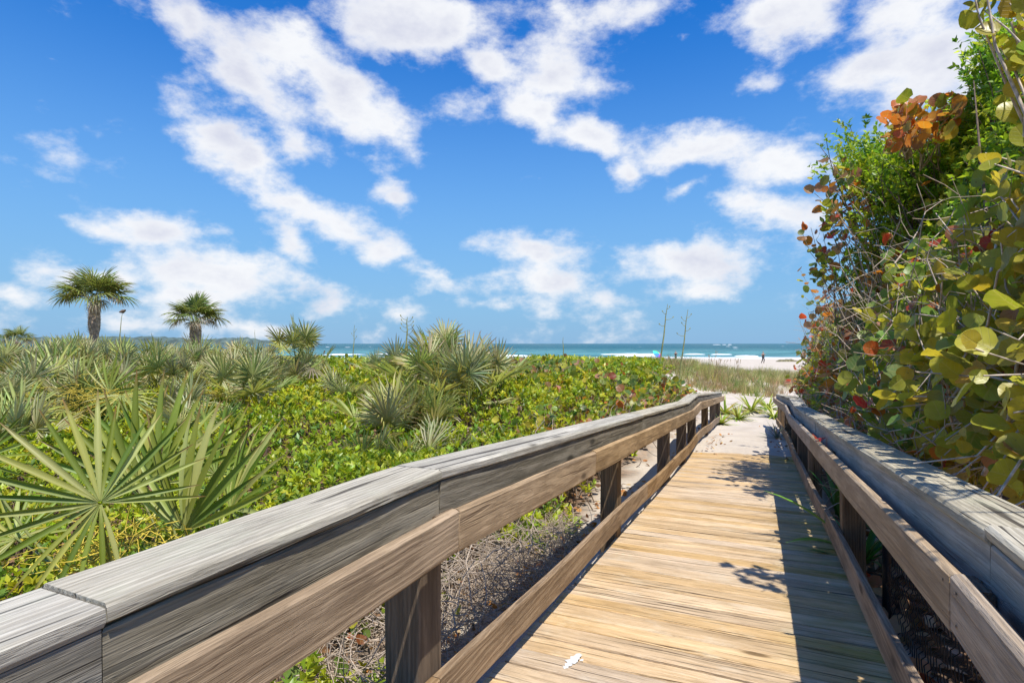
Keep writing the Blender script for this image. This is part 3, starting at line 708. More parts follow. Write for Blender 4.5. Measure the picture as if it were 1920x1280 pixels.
# hand placed near palmettos: fronds with every leaflet its own piece
LEAFLETS = []
for i, (bc, tipat) in enumerate([((.19, .25, .03), .95), ((.26, .32, .05), .90), ((.44, .46, .15), .98), ((.16, .22, .025), .86), ((.40, .43, .10), .96)]):
    V, Fc, u = leaflet_geo(1.0, .060, .05+.05*(i % 3), .95, .02, 300+i); LEAFLETS.append(mesh('leaflet', V, Fc, M_frond, False, frond_col(u, bc, tipat=tipat)))
def near_frond(root, base, hub, axis, normal, n, spread, L, cup=.1, wmul=1.0):
    Mx = basis(hub, axis, normal); o_M = root.matrix_basis.inverted() @ Mx
    lb = Mx.inverted() @ Vector(base); tb = Tubes()
    tb.add(curve_pts(lb, (.02, 0, -.004), (0, 0, .06*(lb.length)), 7), np.linspace(.0075, .005, 7), 5)
    me = tb.mesh('frond', M_frond); c = np.ones((len(me.vertices), 4), np.float32); c[:, :3] = (.30, .32, .09)
    me.attributes.new('Col', 'FLOAT_COLOR', 'POINT').data.foreach_set('color', c.ravel())
    fo = bpy.data.objects.new('frond', me); link(fo, root); fo.matrix_basis = o_M
    for i in range(n):
        a = math.radians((i/(n-1)-.5)*spread + random.gauss(0, 2)); ll = L*(1-.22*abs(i/(n-1)-.5)*2)*random.uniform(.9, 1.08)
        lo = bpy.data.objects.new('leaflet', LEAFLETS[random.randrange(5)]); link(lo, fo)
        lo.matrix_basis = Matrix.Rotation(a, 4, 'Z') @ Matrix.Rotation(-cup*random.uniform(.5, 1.5), 4, 'Y') @ Matrix.Rotation(random.gauss(0, .25), 4, 'X') @ Matrix.Diagonal((ll, ll*wmul, ll, 1))
def near_palmetto(base, fronds, label):
    root = empty('saw_palmetto', base, label=label, cat='palmetto')
    for f in fronds: near_frond(root, Vector(base), *f)
    tb = Tubes(); tb.add([(.05, .1, -.3), (.0, .0, -.1), (0, 0, .02)], [.05, .045, .03], 6); obj('stem', tb.mesh('stem', M_dark_twig), root)
    return root
h1 = px(188, 942, 2.15)
near_palmetto(h1 + Vector((-.05, .25, -.62)), [
    (h1, (-.55, -.15, .45), (.25, -.85, .55), 24, 290, .46, .06, .95),
    (px(30, 1010, 2.9), (-.6, .3, .35), (.1, -.6, .8), 18, 250, .36, .1),
    (px(-40, 860, 3.4), (.5, .2, .75), (.3, -.7, .5), 18, 240, .36, .1)], 'nearest palmetto at the left edge, one big dark fan facing the camera')
h2 = px(345, 996, 2.45)
near_palmetto(h2 + Vector((.02, .12, -.42)), [
    (h2, (.05, .12, 1), (-.2, -.9, .1), 13, 130, .58, .08, 1.15),
    (px(300, 900, 2.75), (-.1, .15, 1), (.2, -.9, .2), 13, 150, .52, .1, 1.1),
    (px(255, 915, 2.7), (-.25, .2, .95), (.3, -.9, .2), 12, 150, .55, .1, 1.1)], 'upright pale palmetto close to the left railing, beside the big dark fan')
h3 = px(432, 955, 2.65)
near_palmetto(h3 + Vector((-.05, .1, -.4)), [
    (h3, (.45, .1, .85), (-.5, -.6, .6), 14, 150, .48, .1),
    (px(405, 890, 3.1), (-.1, .3, 1), (.1, -.9, .25), 14, 190, .42, .1)], 'small palmetto leaning right over the left railing cap')
h4 = px(118, 768, 6.0)
near_palmetto(h4 + Vector((.25, .3, -.5)), [
    (h4, (-.3, -.55, -.05), (0, -.45, .9), 16, 250, .48, -.12),
    (px(205, 735, 6.2), (.15, .2, .95), (0, -.9, .3), 18, 270, .50, .1),
    (px(178, 740, 6.5), (-.2, .25, .95), (0, -.9, .3), 18, 240, .50, .1),
    (px(228, 740, 6.0), (.55, -.4, -.4), (.3, -.4, .8), 16, 230, .46, -.1),
    (px(100, 700, 7.0), (-.5, .2, .8), (.3, -.6, .6), 16, 220, .55, .1)], 'pale palmetto with open starry fans above the big dark fan')
# palmettos farther back: (pixel column, depth, scale, fronds, extra height)
PALM = [('in the big clump right of centre', [(735, 6.3, 1.15, 11, -.12), (800, 6.6, 1.15, 12, -.05), (775, 5.5, .95, 9, -.22), (865, 7.3, 1.3, 13, .12), (815, 8.0, 1.3, 12, .18), (690, 5.6, .85, 8, -.18), (835, 5.9, .85, 8, -.28), (925, 9.0, 1.2, 9, .12)]),
    ('in the middle row left of the clump', [(330, 6.8, 1.0, 9, -.05), (380, 5.9, .9, 8, -.12), (455, 7.6, 1.15, 11, .05), (500, 8.6, 1.15, 10, .1), (20, 5.2, 1.1, 9, .0), (60, 7.0, 1.1, 10, .05), (290, 8.2, 1.05, 9, .1), (150, 6.4, 1.1, 10, .05), (640, 8.2, .9, 8, .0), (425, 9.4, 1.1, 9, .06), (105, 8.0, 1.1, 10, .08), (215, 7.4, 1.05, 9, .06), (350, 8.6, 1.0, 9, .06), (-15, 6.5, 1.1, 9, .0)]),
    ('in the back row under the horizon', [(18, 9.5, 1.15, 9, .05), (75, 10.5, 1.15, 9, .02), (130, 9.2, 1.15, 9, .08), (185, 10.8, 1.15, 9, .05), (240, 11.0, 1.2, 9, .04), (300, 10.2, 1.15, 9, .06), (345, 11.6, 1.2, 9, .0), (395, 10.8, 1.1, 8, .0), (470, 11.5, 1.1, 8, .0), (540, 10.3, 1.2, 8, -.06), (575, 11.2, 1.15, 8, .0), (750, 11.0, 1.2, 9, .05), (815, 10.3, 1.25, 9, .10), (860, 11.8, 1.0, 7, -.08), (700, 12.0, .9, 7, -.1)]),
    ('in the farthest silvery band on the left', [(6+40*i, 12.5+1.5*(i % 3), 1.2, 8, -.02+.04*(i % 2)) for i in range(13)])]
for where, lst in PALM:
    lst = sorted(lst)
    for i, (xp, Yd, sc_, n, dh) in enumerate(lst):
        X = (xp-960)/F*Yd; b = Vector((X, Yd, max(float(canopy(X, Yd))-.22+dh, float(ground(X, Yd))+.12)))
        palmetto(b, n, sc_, f'silvery saw palmetto, {ORD[i]} from the left {where}', group='saw palmettos on the dune')
def tall_pal(xp, yp, Yd, label):
    hub = px(xp, yp, Yd); palmetto(hub, 11, 1.15, label)
tall_pal(556, 684, 10.5, 'tall dark palmetto standing up against the sky left of centre')
tall_pal(826, 700, 9.0, 'tall palmetto at the top of the big clump, breaking the sea horizon')
# a dry frond lying under the left railing
root = empty('dry_palmetto_frond', W(1.35, -1.55, -.06), label='dry tan palmetto frond lying under the left railing', cat='frond')
place_frond(root, None, W(1.35, -1.55, -.06), (CS*.8, -SN, .25), (0, 0, 1), fan_mesh('blade', 14, 120, .55, .04, .1, .5, .3, (.42, .31, .20), 77, .05, True), 1.0, 'blade')

# ------------------------------------------------------------------ cabbage palms
PFANS = [fan_mesh('frond', 24, 250, .78, .045, .30+.12*i, .55, .8, [(.20, .26, .07), (.24, .29, .09), (.18, .23, .07)][i], 60+i, .12) for i in range(3)]
PDEAD = fan_mesh('dry_frond', 16, 170, .6, .03, .6, .6, .7, (.42, .36, .26), 66, .0, True)
M_trunk = plain('palm_trunk', (.40, .29, .20), .9, var=.45, scale=9)
M_boot = plain('palm_boot', (.55, .44, .32), .9, var=.35, scale=14)
def boot_mesh():
    V = [(-.07, 0, -.12), (.07, 0, -.12), (.05, .07, .10), (-.05, .07, .10), (-.06, .05, -.12), (.06, .05, -.12), (.028, .13, .16), (-.028, .13, .16), (0, .15, .17)]
    return mesh('leaf_base', V, [(0, 1, 2, 3), (4, 7, 6, 5), (0, 4, 5, 1), (1, 5, 6, 2), (3, 7, 4, 0), (2, 6, 8), (7, 3, 8), (3, 2, 8), (6, 7, 8)], M_boot)
BOOT = boot_mesh()
def cabbage_palm(xp, y_top, Yd, rad_px, trunk_px, label, nf=30, boots=True):
    top = px(xp, y_top, Yd); X = top.x; g = float(ground(X, Yd)); R = rad_px/F*Yd; tr = trunk_px/F*Yd/2
    root = empty('cabbage_palm', (X, Yd, g), label=label, cat='palm tree', group='palms on the dune'); iv = root.matrix_basis.inverted()
    H = top.z - g; hc = H - R*.80            # where the fronds leave the trunk
    zs = np.linspace(-.2, hc, 16); bulge = np.where(zs > hc*.62, 1.28, 1.0); bulge = np.where(zs > hc*.93, .85, bulge)
    tb = Tubes(); tb.add(np.stack([zs*.01+rng.normal(0, .004, 16), rng.normal(0, .004, 16), zs], -1), tr*bulge*(1+rng.normal(0, .03, 16)), 14); obj('trunk', tb.mesh('trunk', M_trunk), root)
    if boots:
        k = 0
        for z in np.arange(hc*.60, hc*.99, .085):
            for q in range(5):
                a = k*2.4+q*1.2566; o = bpy.data.objects.new('leaf_base', BOOT); link(o, root)
                o.matrix_basis = Matrix.Translation((math.cos(a)*tr*1.05, math.sin(a)*tr*1.05, z)) @ Matrix.Rotation(a-math.pi/2, 4, 'Z') @ Matrix.Rotation(-random.uniform(.25, .8), 4, 'X') @ Matrix.Diagonal((tr*3.2, tr*2.2, tr*3.2, 1))
            k += 1
    sc_ = R/1.55
    c = Vector((0, 0, hc))
    for i in range(nf):
        az = i*2.4+random.gauss(0, .15); e = math.radians(np.interp(i/nf, [0, .3, 1], [80, 52, 14]) + random.gauss(0, 7))
        p = Vector((math.cos(az)*math.cos(e), math.sin(az)*math.cos(e), math.sin(e))); hub = c + p*.82*sc_*random.uniform(.85, 1.1)
        o = bpy.data.objects.new('frond', PFANS[i % 3]); link(o, root)
        o.matrix_basis = basis(hub, p+Vector((0, 0, -.25)), Vector((-p.x*.4, -p.y*.4, 1))+Vector(rng.normal(0, .2, 3))) @ Matrix.Diagonal((sc_, sc_, sc_, 1))
    for i in range(7):
        az = i*.9+random.random(); e = math.radians(random.uniform(2, 22)); p = Vector((math.cos(az)*math.cos(e), math.sin(az)*math.cos(e), math.sin(e)))
        o = bpy.data.objects.new('dry_frond', PDEAD); link(o, root); o.matrix_basis = basis(c+p*.75*sc_, p+Vector((0, 0, -.5)), (0, 0, 1)) @ Matrix.Diagonal((sc_*.9,)*3+(1,))
cabbage_palm(176, 506, 24, 80, 15, 'tallest cabbage palm at the far left with shaggy trunk')
cabbage_palm(366, 556, 29, 63, 15, 'shorter cabbage palm right of the tallest one')
cabbage_palm(32, 612, 30, 36, 10, 'small young palm low on the horizon at the left edge', 18, False)

# ------------------------------------------------------------------ agave flower stalks
def stalk(xp, y0, y1, Yd, lean_px, label, arms=(), w=.02, bud=False):
    a = px(xp, y1, Yd); b = px(xp+lean_px, y0, Yd); g = float(ground(a.x, a.y)); a0 = Vector((a.x-(b.x-a.x)*.2, a.y, min(g, a.z-.3)))
    root = empty('agave_stalk', a0, label=label, cat='flower stalk', group='dry flower stalks along the dune')
    P = np.array([a0, a0*.5+a*.5, a, a*.55+b*.45+Vector((.01, 0, 0)), a*.2+b*.8-Vector((.012, 0, 0)), b]) - np.array(a0)
    tb = Tubes(); tb.add(P, [w, w*.95, w*.9, w*.75, w*.5, w*.25], 6); obj('stem', tb.mesh('stem', M_stalk), root)
    for (u, dx, dz) in arms:
        q = np.array(a*(1-u)+b*u-a0); e = q + np.array([dx, random.uniform(-.1, .1), dz]); tb = Tubes(); tb.add(curve_pts(q, e, (0, 0, -.03), 5), np.linspace(w*.38, w*.2, 5), 5)
        tb.add([e, e+np.array([dx*.12, 0, .035])], [w*.7, w*.5], 5); obj('side_branch', tb.mesh('side_branch', M_stalk), root)
    if bud:
        tb = Tubes(); e = np.array(b-a0); tb.add([e-np.array([.12, 0, .02]), e, e+np.array([.1, 0, .05])], [.02, .07, .03], 6); obj('seed_head', tb.mesh('seed_head', M_dark_twig), root)
D = 17
stalk(1238, 570, 676, D, 14, 'taller branching flower stalk rising right of the bush', [(.62, -.17, .03), (.73, .2, .05), (.83, -.11, .06), (.92, .08, .05)], .026)
stalk(1276, 580, 690, D, 14, 'second branching flower stalk, nearest the beach people', [(.55, -.20, .06), (.64, .14, .05), (.72, -.1, .08), (.80, -.13, .1), (.86, .14, .09)], .024)
stalk(876, 618, 668, 17, 1, 'straight bare flower stalk right of the palmetto clump', [], .02)
stalk(662, 609, 662, 17, 3, 'thin bare flower stalk between the two tall palmettos', [(.5, .09, .06), (.62, -.07, .05), (.76, .06, .05)], .016)
stalk(762, 594, 640, 12, 2, 'bristly flower stalk above the palmetto left of the clump', [(u, sg*.12, .06) for u, sg in [(.3, 1), (.4, -1), (.5, 1), (.58, -1), (.66, 1), (.74, -1), (.82, 1), (.9, -1)]], .018)
stalk(1056, 632, 672, 17, 0, 'short dark flower stalk over the middle of the sea grape', [], .016)
stalk(221, 584, 652, 20, 9, 'thin leaning flower stalk with a seed head between the palms', [], .02, True)
stalk(478, 618, 650, 22, 0, 'very thin far flower stalk right of the shorter palm', [], .014)

# ------------------------------------------------------------------ sea grape bushes and hedge
def bush(name, label, cat, tips, roots, leafgeo, pal, size, nleaf, M_br, nparts=0, group=None, base=(0, 0, 0), out=(0, 0, .4), wob=.05, thick=.012, mat_single=None, twig_len=.3, lowpoly=False, outcone=.8):
    """twigs from root points to tips; leaves alternate along the end of each twig"""
    root = empty(name, base, label=label, cat=cat, group=group); b0 = np.array(base, float)
    tb = Tubes(); pos, dr, nr, sz, tip_i = [], [], [], [], []
    tips = np.asarray(tips, float); roots = np.asarray(roots, float); out = np.asarray(out, float)
    for ti, tip in enumerate(tips):
        r = roots[np.argmin(np.linalg.norm((roots-tip)*np.array([1, 1, .35]) + rng.normal(0, .25, roots.shape), axis=1))]
        L = np.linalg.norm(tip-r)
        P = curve_pts(r, tip, (0, 0, .10*L), 7, wob*.5); thk = min(thick, .004+.006*L)
        tb.add(P-b0, np.linspace(thk, .0028, 7), 4)
        dtw = norm(P[-1]-P[-3])
        for i in range(nleaf):
            u = i/max(1, nleaf-1); p = P[-1] - dtw*twig_len*(1-u) + rng.normal(0, .02, 3)
            side = norm(np.cross(dtw, rng.normal(0, 1, 3)))
            d = norm(dtw*(.25+.5*u) + side*outcone + rng.normal(0, .15, 3)); n_ = norm(rng.normal(0, .55, 3) + out + np.array([0, 0, .45]))
            pos.append(p); dr.append(d); nr.append(n_); sz.append(size*random.uniform(.5, 1.25)); tip_i.append(ti)
    pos, dr, nr, sz = map(np.array, (pos, dr, nr, sz))
    ls, lt = st(pos[:, 0], pos[:, 1]); lh = pos[:, 2] - np.array([zd(q) for q in ls])
    ok = (lt < 0) | (lt - sz*.9 > .72) | (lh - sz > .97); pos, dr, nr, sz = pos[ok], dr[ok], nr[ok], sz[ok]; cols = pal(pos)
    order = np.argsort(-sz/np.linalg.norm(pos-np.array([0, 0, ZC]), axis=1)); infr = order
    single = order[:nparts]; rest = order[nparts:]
    if nparts:
        mes = [mesh('leaf', T, TF, mat_single, True, None, U) for T, TF, U in leafgeo]
        fr = frames(dr, nr)
        for q in single:
            o = bpy.data.objects.new('leaf', mes[q % len(mes)]); link(o, root)
            x, y, z = fr[q]; M = Matrix((x, y, z)).transposed().to_4x4(); M.translation = Vector(pos[q]-b0)
            o.matrix_basis = M @ Matrix.Diagonal((sz[q],)*3+(1,)); o.color = (*cols[q], 1)
    if len(rest):
        V, Fs, C, U, n0 = [], [], [], [], 0; geo = GT_LO if lowpoly else leafgeo
        for gi, (T, TF, TU) in enumerate(geo):
            r_ = rest[gi::len(geo)]
            v, f, u = scatter(T, TF, pos[r_]-b0, frames(dr[r_], nr[r_]), sz[r_], TU); V.append(v); Fs.append(f+n0); U.append(u); C.append(np.repeat(cols[r_], len(T), 0)); n0 += len(v)
        obj('foliage', mesh('foliage', np.concatenate(V), np.concatenate(Fs), M_grape, True, np.concatenate(C), np.concatenate(U)), root, kind='stuff')
    obj('branches', tb.mesh('branches', M_br), root)
    return root
def stems(root, lst, mat=M_bark):
    b0 = np.array(root.location)
    for P, r0, r1 in lst:
        tb = Tubes(); P = np.array(P, float)-b0; tb.add(P, np.linspace(r0, r1, len(P)), 7); obj('stem', tb.mesh('stem', mat), root)

# the broad sea grape on the left, beyond the rail
YG, OL, GR, DG, RD, OR, PK, BR = (.50, .46, .045), (.36, .38, .05), (.21, .33, .06), (.10, .19, .05), (.55, .05, .025), (.56, .19, .03), (.58, .28, .20), (.33, .17, .07)
def pal_left(p):
    c = pick([(3, OL), (3.6, GR), (2.5, YG), (1.8, DG), (.8, OR), (1.5, BR), (.5, (.34, .07, .03)), (.45, PK)], len(p)); return c
def left_grape(lst_s, tr, n, label, nparts, size=.115):
    tips, roots = [], []
    while len(tips) < n:
        s = random.uniform(*lst_s); t = random.uniform(*tr); w = W(s, t, 0)
        top = float(np.interp(w.y, YC, ZCAN)) + .10*math.sin(s*1.7+t)+.08*math.sin(t*3.1) + .10
        if s > 12: top -= (s-12)*.13
        if t > -2.3: top -= (t+2.3)*.55+.03
        g = float(ground(w.x, w.y)); z = top - abs(random.gauss(0, .15))
        if z < g+.12: continue
        tips.append((w.x+random.gauss(0, .04), w.y, z))
    for _ in range(60):
        s = random.uniform(*lst_s); t = random.uniform(tr[0], min(tr[1], -1.9)); w = W(s, t, 0); roots.append((w.x, w.y, float(ground(w.x, w.y))-.03))
    c = W(sum(lst_s)/2, sum(tr)/2, 0); base = (c.x, c.y, float(ground(c.x, c.y)))
    return bush('sea_grape_bush', label, 'bush', tips, roots, GT, pal_left, size, 4, M_twig, nparts, 'sea grapes', base, out=(-.1, -.35, .3), mat_single=M_grapeO, thick=.009)
left_grape((8.2, 12.2), (-5.2, -1.55), 480, 'broad sea grape bush behind the left railing with red and orange leaves', 280)
left_grape((12.0, 17.6), (-5.0, -1.45), 560, 'darker sea grape at the far end of the left railing', 200)
left_grape((9.5, 13.5), (-9.5, -5.4), 200, 'low sea grape patch behind the palmettos in front of the sea', 60, .13)
left_grape((4.8, 8.4), (-2.4, -1.65), 110, 'few low sea grape sprigs at the foot of the left railing', 90, .085)
left_grape((1.55, 3.0), (-1.85, -1.50), 14, 'little round leaved sprig beside the nearest left post', 50, .06)

# right hedge: face leans back from the walk
def tface(h): return max(.70, .216+.372*h)
def hedge_tips(n, sr, hr, depth, over=0.0):
    out = []
    while len(out) < n:
        s = random.uniform(*sr); h = random.uniform(*hr); t = tface(h) + abs(random.gauss(0, depth)) + random.gauss(0, .04) - (over if random.random() < .06 else 0)
        out.append(tuple(W(s, t, zd(s)+h)))
    return out
def hedge_roots(n, sr, tr, hs=(-.2, .6)):
    out = []
    for _ in range(n):
        s = random.uniform(*sr); t = random.uniform(*tr); out.append(tuple(W(s, t, zd(s)+random.uniform(*hs))))
    return out
def gnd(s, t): w = W(s, t, 0); return (w.x, w.y, float(ground(w.x, w.y)))
to_walk = Vector((-CS, SN, 0))
outv = (to_walk.x*.6-SN*.35, to_walk.y*.6-CS*.35, .25)
def pal_near(p):
    n = len(p); a = pick([(5, YG), (3.5, OL), (1.3, (.55, .40, .04)), (.25, BR), (1.2, GR), (.1, OR)], n); return a
def pal_mid(p):
    n = len(p); return pick([(5, GR), (2.5, DG), (3, OL), (1.5, YG), (1.1, RD), (.5, OR), (.4, PK)], n)
def pal_far(p):
    n = len(p); a = pick([(2.2, OR), (2.0, BR), (1.0, RD), (2.4, OL), (1.6, PK), (2.0, DG), (1, YG)], n); return a
b1 = gnd(2.9, 1.35)
tips = hedge_tips(230, (2.3, 4.0), (.7, 3.0), .24, .12) + hedge_tips(40, (2.4, 3.8), (1.0, 3.2), .5) + [tuple(W(random.uniform(1.2, 1.9), random.uniform(.85, 1.15), random.uniform(2.7, 3.3))) for _ in range(9)] + [tuple(W(random.uniform(2.8, 3.3), random.uniform(.85, .98), random.uniform(3.1, 3.4))) for _ in range(3)]  # includes overhanging tips out of view, added for their leaf shadows on the deck
tips += [tuple(px(1885+random.gauss(0, 18), 25+random.gauss(0, 14), 2.6)) for _ in range(7)]
r1 = bush('sea_grape_bush', 'nearest sea grape at the right edge with big yellow green leaves', 'bush', tips, hedge_roots(18, (2.2, 3.6), (1.15, 1.9), (-.1, 1.6)), GT, pal_near, .102, 6, M_bark, 300, 'sea grapes', b1, outv, .09, .013, M_grapeO, .34)
stems(r1, [([W(2.7, 1.2, -.4), W(2.75, 1.15, .4), W(2.9, 1.25, 1.1), W(3.1, 1.3, 2.0)], .028, .003), ([W(2.75, 1.25, -.4), W(2.6, 1.15, .35), W(2.4, 1.2, .9), W(2.3, 1.3, 1.8)], .024, .003),
           ([W(2.2, 1.3, -.4), W(2.3, 1.2, .5), W(2.25, 1.25, 1.3), W(2.5, 1.4, 2.3)], .026, .003), ([W(3.3, 1.4, -.4), W(3.2, 1.2, .5), W(3.3, 1.1, 1.1), W(3.1, 1.15, 1.9)], .024, .003)])
b2 = gnd(4.6, 1.3)
tips = hedge_tips(230, (3.6, 5.8), (.45, 2.35), .22, .14)
r2 = bush('sea_grape_bush', 'middle sea grape of the hedge with green and scarlet leaves', 'bush', tips, hedge_roots(18, (3.8, 5.6), (1.1, 1.7), (-.2, 1.0)), GT, pal_mid, .105, 5, M_bark, 300, 'sea grapes', b2, outv, .09, .011, M_grapeO, .32)
stems(r2, [([W(4.0, 1.1, -.5), W(4.1, 1.0, .3), W(4.3, 1.0, .9), W(4.2, 1.1, 1.6)], .022, .003), ([W(4.7, 1.2, -.5), W(4.6, 1.05, .4), W(4.9, 1.0, 1.0), W(4.8, 1.1, 1.8)], .022, .003), ([W(5.3, 1.2, -.6), W(5.2, 1.0, .3), W(5.4, .95, .9), W(5.2, 1.1, 1.7)], .02, .003)])
b3 = gnd(9, 1.5)
tips = hedge_tips(520, (6.6, 14.5), (.1, 2.7), .25, .15) + hedge_tips(35, (6.5, 9.5), (2.3, 3.3), .25, .2)
def sprig(xp, yp, Yd, sx, sy, n): return [tuple(px(xp+random.gauss(0, sx), yp+random.gauss(0, sy), Yd+random.gauss(0, .2))) for _ in range(n)]
tips += sprig(1545, 345, 6.2, 22, 18, 9) + sprig(1585, 350, 6.2, 22, 22, 10) + sprig(1550, 430, 6.8, 22, 30, 9) + sprig(1535, 490, 7.5, 14, 26, 9) + sprig(1525, 560, 8.5, 12, 26, 9) + sprig(1515, 620, 9.5, 10, 30, 12) + sprig(1600, 420, 7, 25, 35, 14)
r3 = bush('sea_grape_bush', 'far sea grape of the hedge with orange, pink and brown leaves', 'bush', tips, hedge_roots(40, (6.4, 14), (1.2, 2.0), (-.2, 1.8)), GT, pal_far, .105, 5, M_twig, 300, 'sea grapes', b3, outv, .08, .009, M_grapeO, .34, True)
b4 = gnd(6.0, 2.2)
tips = sprig(1695, 212, 5.3, 26, 12, 10) + sprig(1735, 232, 5.3, 25, 16, 9) + sprig(1785, 205, 5.3, 16, 12, 6) + sprig(1690, 252, 5.4, 15, 10, 4)
r4 = bush('sea_grape_branch', 'spray of orange sea grape leaves sticking up from the hedge top', 'branch', tips, [tuple(px(1760, 320, 5.7)), tuple(px(1725, 320, 5.7)), tuple(px(1700, 300, 5.6))], GT, lambda p: pick([(5, (.66, .24, .035)), (2, (.5, .2, .05)), (1, (.60, .32, .05)), (1, OL)], len(p)), .115, 5, M_twig, 200, 'sea grapes', b4, outv, .05, .008, M_grapeO, .25)

def face_stems(root, sr, hr, n):
    lst = []
    for _ in range(n):
        s0 = random.uniform(*sr); h = random.uniform(hr[0], hr[0]+.5); P = []; t0 = tface(h)+random.uniform(.14, .4); ds = random.choice([-1, 1])*random.uniform(.4, 1.1)
        for k in range(6):
            hh = h + (hr[1]-hr[0])*.11*k; P.append(W(s0+ds*k*.24+random.gauss(0, .05), max(.80, tface(hh)+(t0-tface(h))*(1-k*.15)+random.gauss(0, .04)), zd(s0)+hh))
        lst.append((P, random.uniform(.007, .013), .004))
    stems(root, lst)
face_stems(r1, (2.5, 3.8), (.7, 2.6), 5); face_stems(r2, (3.6, 5.8), (.6, 2.3), 7); face_stems(r3, (6.4, 12), (.4, 3.0), 12)
# tall small-leaved shrubs inside the hedge
PAL_TALL = [(5, (.28, .44, .035)), (3, (.40, .50, .04)), (2, (.14, .28, .035)), (1, (.50, .53, .05))]
def tall_shrub(sr, hr, nsp, label, toff=.22, L=.062, depth=.5, top=None, extra=[]):
    P = []
    while len(P) < nsp:
        s = random.uniform(*sr); h = hr[0]+(hr[1]-hr[0])*random.random()**.85
        t = tface(h)+toff+abs(random.gauss(0, depth)); lim = hr[1]*(.93+.14*float(fbm(s*1.1, t*1.1, 1)))+.25*(t-1.6)
        if h > lim: continue
        P.append(tuple(W(s, t, zd(s)+h)))
    P = np.array(P + extra); n = len(P)
    ax = norm(np.array([to_walk.x*.7-SN*.3, to_walk.y*.7-CS*.3, .9])[None] + rng.normal(0, .5, (n, 3)))
    pos, d, nr, sz = sprigs(P, ax, 13, L, (.5, 1.3), stem=.20)
    base = np.array(gnd(sum(sr)/2, 2.0)); root = empty('tall_shrub', base, label=label, cat='shrub')
    cs = pick(PAL_TALL, n); cl = np.clip(np.tile(cs, (13, 1))*(1+rng.normal(0, .12, (n*13, 1))), .004, .9)
    V, Fc, _ = scatter(LT, LF, pos-base, frames(d, nr), sz)
    obj('foliage', mesh('foliage', V, Fc, M_leafT, False, np.repeat(cl, 5, 0)), root, kind='stuff')
    tb = Tubes()
    for i in range(0, n, 6):
        p = P[i]; s, t = st(p[0], p[1]); q = np.array(W(s+random.gauss(0, .3), t+random.uniform(.1, .6), p[2]-random.uniform(.5, 1.2)))
        tb.add(curve_pts(q, p+ax[i]*.08, rng.normal(0, .05, 3), 5)-base, np.linspace(.008, .003, 5), 4)
    for k in range(7):
        s = random.uniform(*sr); t = random.uniform(1.6, 2.6); a = np.array(gnd(s, t)); b = np.array(W(s+random.gauss(0, .4), t+random.gauss(0, .2), hr[1]-.9))
        tb.add(curve_pts(a, b, rng.normal(0, .12, 3), 7)-base, np.linspace(.035, .004, 7), 6)
    obj('branches', tb.mesh('branches', M_dark_twig), root)
tall_shrub((4.6, 9.2), (.9, 4.15), 3800, 'tall bright green small leaved shrub inside the hedge', extra=sprig(1610, 310, 7.0, 28, 28, 150)+sprig(1660, 330, 6.6, 35, 35, 260)+sprig(1720, 330, 6.2, 40, 40, 300)+sprig(1780, 300, 6.0, 40, 45, 300)+sprig(1690, 430, 6.4, 45, 45, 280)+sprig(1760, 430, 6.0, 40, 50, 260)+sprig(1835, 250, 5.6, 35, 45, 260)+sprig(1870, 160, 5.4, 28, 40, 200)+sprig(1640, 520, 7.0, 35, 40, 160))
tall_shrub((4.0, 5.4), (1.2, 4.2), 1500, 'dark green small leaved shrub behind the nearest sea grape', toff=.65, extra=sprig(1890, 75, 5.0, 22, 22, 60)+sprig(1860, 110, 5.2, 25, 20, 60))
tall_shrub((9.0, 14.0), (.3, 2.4), 1500, 'low green shrub in the hedge toward the beach', toff=.12)

# strap leaved plants at the right railing and spiky plants at the path end
M_strap = leafmat('strap_leaf', 'obj', .2, .35, rnd=.15)
def strap_mesh(k=8, bend=.5, w=.03):
    u = np.linspace(0, 1, k); x = u*(1-.25*bend*u); z = -bend*u**2.2*.6; ww = w*np.array([.7, 1, 1.05, 1, .95, .8, .5, .06])
    V = np.concatenate([np.stack([x, -ww, z+ww*.5], -1), np.stack([x, 0*ww, z], -1), np.stack([x, ww, z+ww*.5], -1)])
    i = np.arange(k-1); Fc = np.concatenate([np.stack([i, i+1, i+k+1, i+k], -1), np.stack([i+k, i+k+1, i+2*k+1, i+2*k], -1)]); return mesh('leaf', V, Fc, M_strap, True)
STRAP = [strap_mesh(8, b, .032) for b in (.15, .4, .7)]; SPIKE = [strap_mesh(8, b, .02) for b in (.05, .2)]
def rosette(name, base, n, L, c, label, cat, mes, el=(25, 80), aim=None):
    root = empty(name, base, label=label, cat=cat)
    for i in range(n):
        az = i*2.4+random.gauss(0, .2); e = math.radians(random.uniform(*el)); p = Vector((math.cos(az)*math.cos(e), math.sin(az)*math.cos(e), math.sin(e)))
        o = bpy.data.objects.new('leaf', mes[i % len(mes)]); link(o, root); l = L*random.uniform(.7, 1.15)
        o.matrix_basis = basis((0, 0, 0), p, Vector((-p.x, -p.y, 1))) @ Matrix.Diagonal((l, l**.5*1.0, l, 1)); o.color = (*[v*random.uniform(.8, 1.2) for v in c], 1)
    return root
g_ = gnd(5.2, .76)
r = rosette('strap_leaf_plant', g_, 18, .68, (.10, .26, .04), 'dark green strap leaved plant growing through the right railing', 'plant', STRAP)
for dz, a in ((.42, Vector((-.55, -.25, .38))), (.3, Vector((-.45, .1, .55)))):
    o = bpy.data.objects.new('leaf', STRAP[1]); link(o, r); o.matrix_basis = basis((0, 0, .05), a, (0, 0, 1)) @ Matrix.Diagonal((.95, 1.3, .95, 1)); o.color = (.12, .34, .04, 1)
rosette('strap_leaf_plant', gnd(6.9, .78), 12, .55, (.11, .26, .045), 'smaller strap leaved plant farther along the right railing', 'plant', STRAP)
